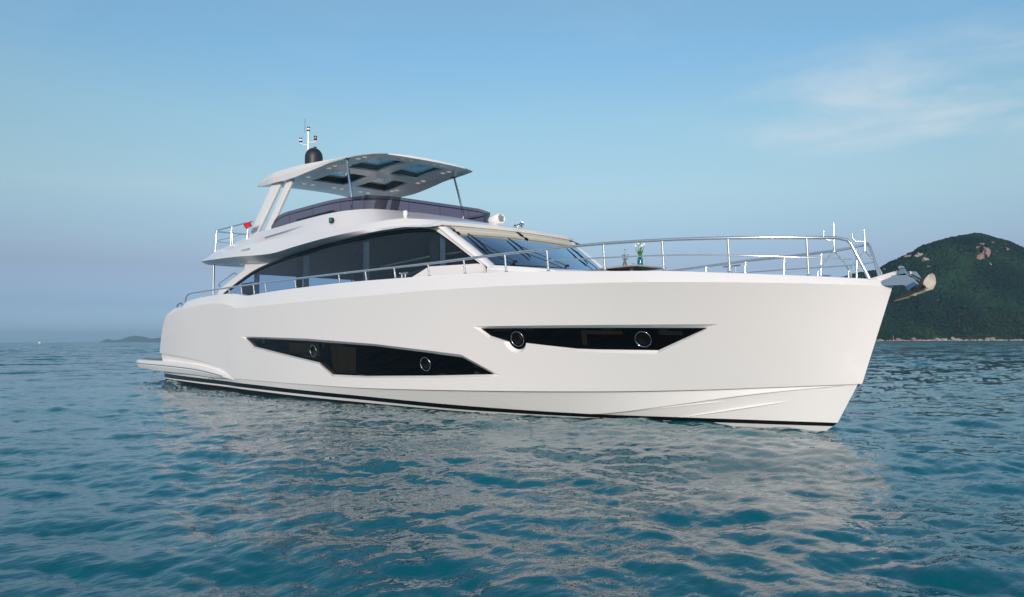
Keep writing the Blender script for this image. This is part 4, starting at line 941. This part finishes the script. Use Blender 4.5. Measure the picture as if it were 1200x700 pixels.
l.new(ad.outputs[0], rp_.inputs[0]); l.new(rp_.outputs[0], n['Principled BSDF'].inputs['Base Color']); n['Principled BSDF'].inputs['Specular IOR Level'].default_value = .1
fm.materials.append(fmt); fo = bpy.data.objects.new('forest', fm); C.objects.link(fo); tag(fo, 'dense dark green woodland covering the steep hill behind the bow', 'woodland', kind='stuff')
# boulders
rock = mat('granite', (.34, .29, .25), .85, vary=.25, vscale=.4, bump=.6, bscale=1.5)
rockp = mat('pink_granite', (.26, .185, .165), .85, vary=.3, vscale=.25, bump=.6, bscale=1.0)
def boulder(px, d, sx, sy, sz, label, group=None, mt=rock, seed=0, rise=.3, mesh=None, z=None):
    p = place(px, HD+d); zz = (hill_h(px, d) if z is None else z)
    if mesh is None:
        v, f = ico(3); vs = []
        for q in v:
            q = Vector(q); k = 1+.55*mnoise.noise(q*1.3+Vector((seed*7.1, 0, 0)))+.30*mnoise.noise(q*3.1+Vector((seed*3., 5, 0))); vs.append(q*k)
        mb = MB(); mb.add(vs, [tuple(x) for x in f]); o = mb.build('boulder', mt)
    else: o = bpy.data.objects.new('boulder', mesh); C.objects.link(o)
    o.scale = (sx, sy, sz); o.location = (p.x, p.y, zz+sz*rise); o.rotation_euler = (0, 0, YAW-math.pi/2+rs.uniform(-.3, .3)); tag(o, label, 'boulder', group); return o
def atpix(px, h900):  # distance behind the shore where the slope reaches that apparent height
    for d in st(5, 190, 185):
        if hill_h(px, d)/(HD+d)*900 >= h900: return d
    return 185
def hb(px, py, w, h, label, mt=rock, seed=1, group=None):
    d = atpix(px, 398-py); k = (HD+d)/900; boulder(px, d-4, w*k/2, w*k/2, h*k/2*1.2, label, group, mt, seed, .35)
hb(1079, 300, 9, 8, 'pale rounded boulder high on the ridge above the anchor', seed=2)
hb(1087, 304, 8, 6, 'pale boulder just right of the highest ridge boulder above the anchor', seed=3)
hb(1065, 300, 8, 5, 'pinkish flat boulder on the ridge left of the pale pair', rockp, 4)
hb(1040, 315, 8, 4, 'low pale boulder on the skyline shoulder nearest the yacht bow', seed=5)
hb(1158, 296, 9, 12, 'large bare pink rock slab below the hill summit', rockp, 6)
hb(1151, 299, 8, 6, 'left lobe of bare pink rock beside the large slab', rockp, 7)
hb(1162, 307, 5, 3, 'small cream rock directly under the large pink slab', seed=8)
hb(1183, 292, 6, 5, 'pink boulder near the right skyline of the hill', rockp, 9)
hb(1190, 297, 5, 3, 'lowest pink boulder at the right edge of the hill', rockp, 10)
proto = None
for k, (px, py, w) in enumerate([(1166, 283, 4), (1181, 285, 3), (1113, 285, 3), (1127, 291, 4), (1135, 295, 4), (1090, 310, 4), (1092, 315, 3), (1078, 313, 3), (1153, 284, 5), (1149, 287, 4), (1175, 289, 4), (1187, 287, 3), (1152, 341, 3), (1098, 348, 4), (1099, 343, 3), (1192, 300, 3), (1170, 293, 4)]):
    d = atpix(px, 398-py); q = (HD+d)/900
    o = boulder(px, d-4, w*q/2, w*q/2, w*q/2*.8, 'small scattered rock showing among the trees of the hill', 'rocks scattered over the wooded hill', rockp, 20, .5, None if proto is None else proto.data)
    proto = proto or o
boulder(1097, -2, 2.9, 3, 2.6, 'tall grey boulder at the water edge, left of a pair on the shore', None, rock, 31, .35, z=0)
boulder(1105, -2, 4.2, 3, 2.5, 'broad domed boulder right of the tall shore boulder', None, rock, 32, .3, z=0)
boulder(1115.5, -2, 2.8, 3, 3.2, 'upright pale boulder on the shore, middle of the waterline', None, rock, 33, .4, z=0)
boulder(1121, -3, 5, 3, 2.0, 'sloping pale boulder against the upright shore boulder', None, rock, 34, .3, z=0)
boulder(1160, -1, 6, 4, 3.2, 'massive grey-pink rock on the shore below the bare slab', None, rockp, 35, .3, z=0)
boulder(1070, -1, 3.2, 3, 2.9, 'grey pointed rock on the shore right of the beacon', None, rockp, 36, .35, z=0)
protos = []
for k in range(110):
    px = 1020+k*1.8+rs.uniform(-.9, .9); s = rs.uniform(.5, 1.5)*(1 if rs.random() < .85 else 1.5)
    o = boulder(px, -2+rs.uniform(-2, 3), s*rs.uniform(1.1, 1.9), s, s*rs.uniform(.7, 1.1), 'small granite rock lining the waterline of the hill', 'rocks lining the shore', rock if k % 3 else rockp, 50+k, .25, protos[k % 6].data if len(protos) >= 6 else None, z=.0)
    if len(protos) < 6: protos.append(o)
# channel post on the shore
bp = empty('beacon_post', place(1046, HD-4)); tag(bp, 'slim orange beacon post standing on the shore rocks near the bow', 'beacon')
g = MB(); g.tube([(0, 0, 0), (0, 0, 5.2)], [.34, .26], 10); g.build('post', mat('orange_paint', (.50, .20, .09), .6, vary=.2), bp)
g = MB(); g.lathe((0, 0, 5.2), [(.0, 0), (.5, 0), (.5, .9), (.0, 1.1)], 10); g.build('lantern', mat('lantern_orange', (.55, .22, .10), .5), bp)
g = MB(); g.lathe((0, 0, -.5), [(.0, 0), (1.3, 0), (1.1, 1.1), (0, 1.2)], 12); g.build('plinth', rock, bp)
# far islands
def island(prof, D, deep, seed):
    mb = MB(); rows = []; px0, px1 = prof[0][0], prof[-1][0]; xs__ = st(px0, px1, 60)
    for t in st(-1, 1, 10):
        row = []
        for px in xs__:
            p = place(px, D+t*deep); h = spl(prof, px)/900*D*math.cos(t*math.pi/2)**.8 if abs(t) < 1 else -5
            h += mnoise.noise(Vector((px*.15, t*2, seed)))*D/900*.8*(1 if abs(t) < .8 else 0)
            row.append((p.x, p.y, h if abs(t) < 1 else -5))
        rows.append(row)
    mb.loft(rows); o = mb.build('hill', mat('far_hill', (.05, .075, .05), .95, vary=.2, vscale=.002)); tag(o, kind='structure'); return o
island([(114, -1), (120, 1.5), (127, 3.8), (134, 2.2), (140, 3), (150, 6.2), (160, 7.6), (170, 6), (178, 4), (188, 5.5), (200, 6), (230, 3), (262, -1)], 12500, 700, 1)
# far white boat
bt = empty('cabin_boat', place(47, 1500)); bt.rotation_euler = (0, 0, YAW+1.3); tag(bt, 'tiny white cabin boat far off on the left horizon', 'boat')
g = MB(); rows = []
for x, w, k in ((-3.4, 1.1, -.3), (-1, 1.3, -.4), (1.5, 1.15, -.4), (3.0, .6, -.2), (4.0, .03, .5)):
    rows.append([(x, -w, 1.1+.08*x), (x, -w*.7, k), (x, w*.7, k), (x, w, 1.1+.08*x)])
g.loft(rows, smooth=False, closed=True); g.add(rows[0], [(0, 1, 2, 3)]); g.build('hull', mat('boat_white', (.8, .8, .78), .4), bt)
g = MB(); g.prism([(-2.2, -.9, 1.1), (-1.9, -.9, 2.9), (.6, -.9, 2.9), (1.6, -.9, 1.2)], (0, 1.8, 0)); g.build('cabin', mat('boat_cabin', (.8, .8, .78), .4), bt)
g = MB(); g.prism([(.75, -.8, 2.65), (1.45, -.8, 1.6), (1.5, -.8, 1.62), (.80, -.8, 2.68)], (0, 1.6, 0)); g.build('windscreen', M['blackglass'], bt)

# ================================================================== AIR
hz = MB(); cx, cy = CAM.x-4200*math.cos(math.pi-YAW)*0+math.cos(YAW)*6800, CAM.y+math.sin(YAW)*6800
hz.box((cx, cy, 74), (1, 1, 1)); hz = MB()
b0 = bmesh.new(); bmesh.ops.create_cube(b0, size=1); hzm = bpy.data.meshes.new('haze'); b0.to_mesh(hzm); b0.free()
hzo = bpy.data.objects.new('haze', hzm); C.objects.link(hzo); hzo.location = (cx, cy, 83.5); hzo.rotation_euler = (0, 0, YAW); hzo.scale = (14400, 16000, 171)
hmm = bpy.data.materials.new('air'); hmm.use_nodes = True; n = hmm.node_tree.nodes; l = hmm.node_tree.links; n.remove(n['Principled BSDF'])
pv = n.new('ShaderNodeVolumePrincipled'); pv.inputs['Color'].default_value = (.52, .80, 1, 1); pv.inputs['Density'].default_value = .000075; pv.inputs['Anisotropy'].default_value = .1
l.new(pv.outputs[0], n['Material Output'].inputs['Volume']); hzm.materials.append(hmm); tag(hzo, 'thin blue haze hanging over the sea', 'haze', kind='stuff')
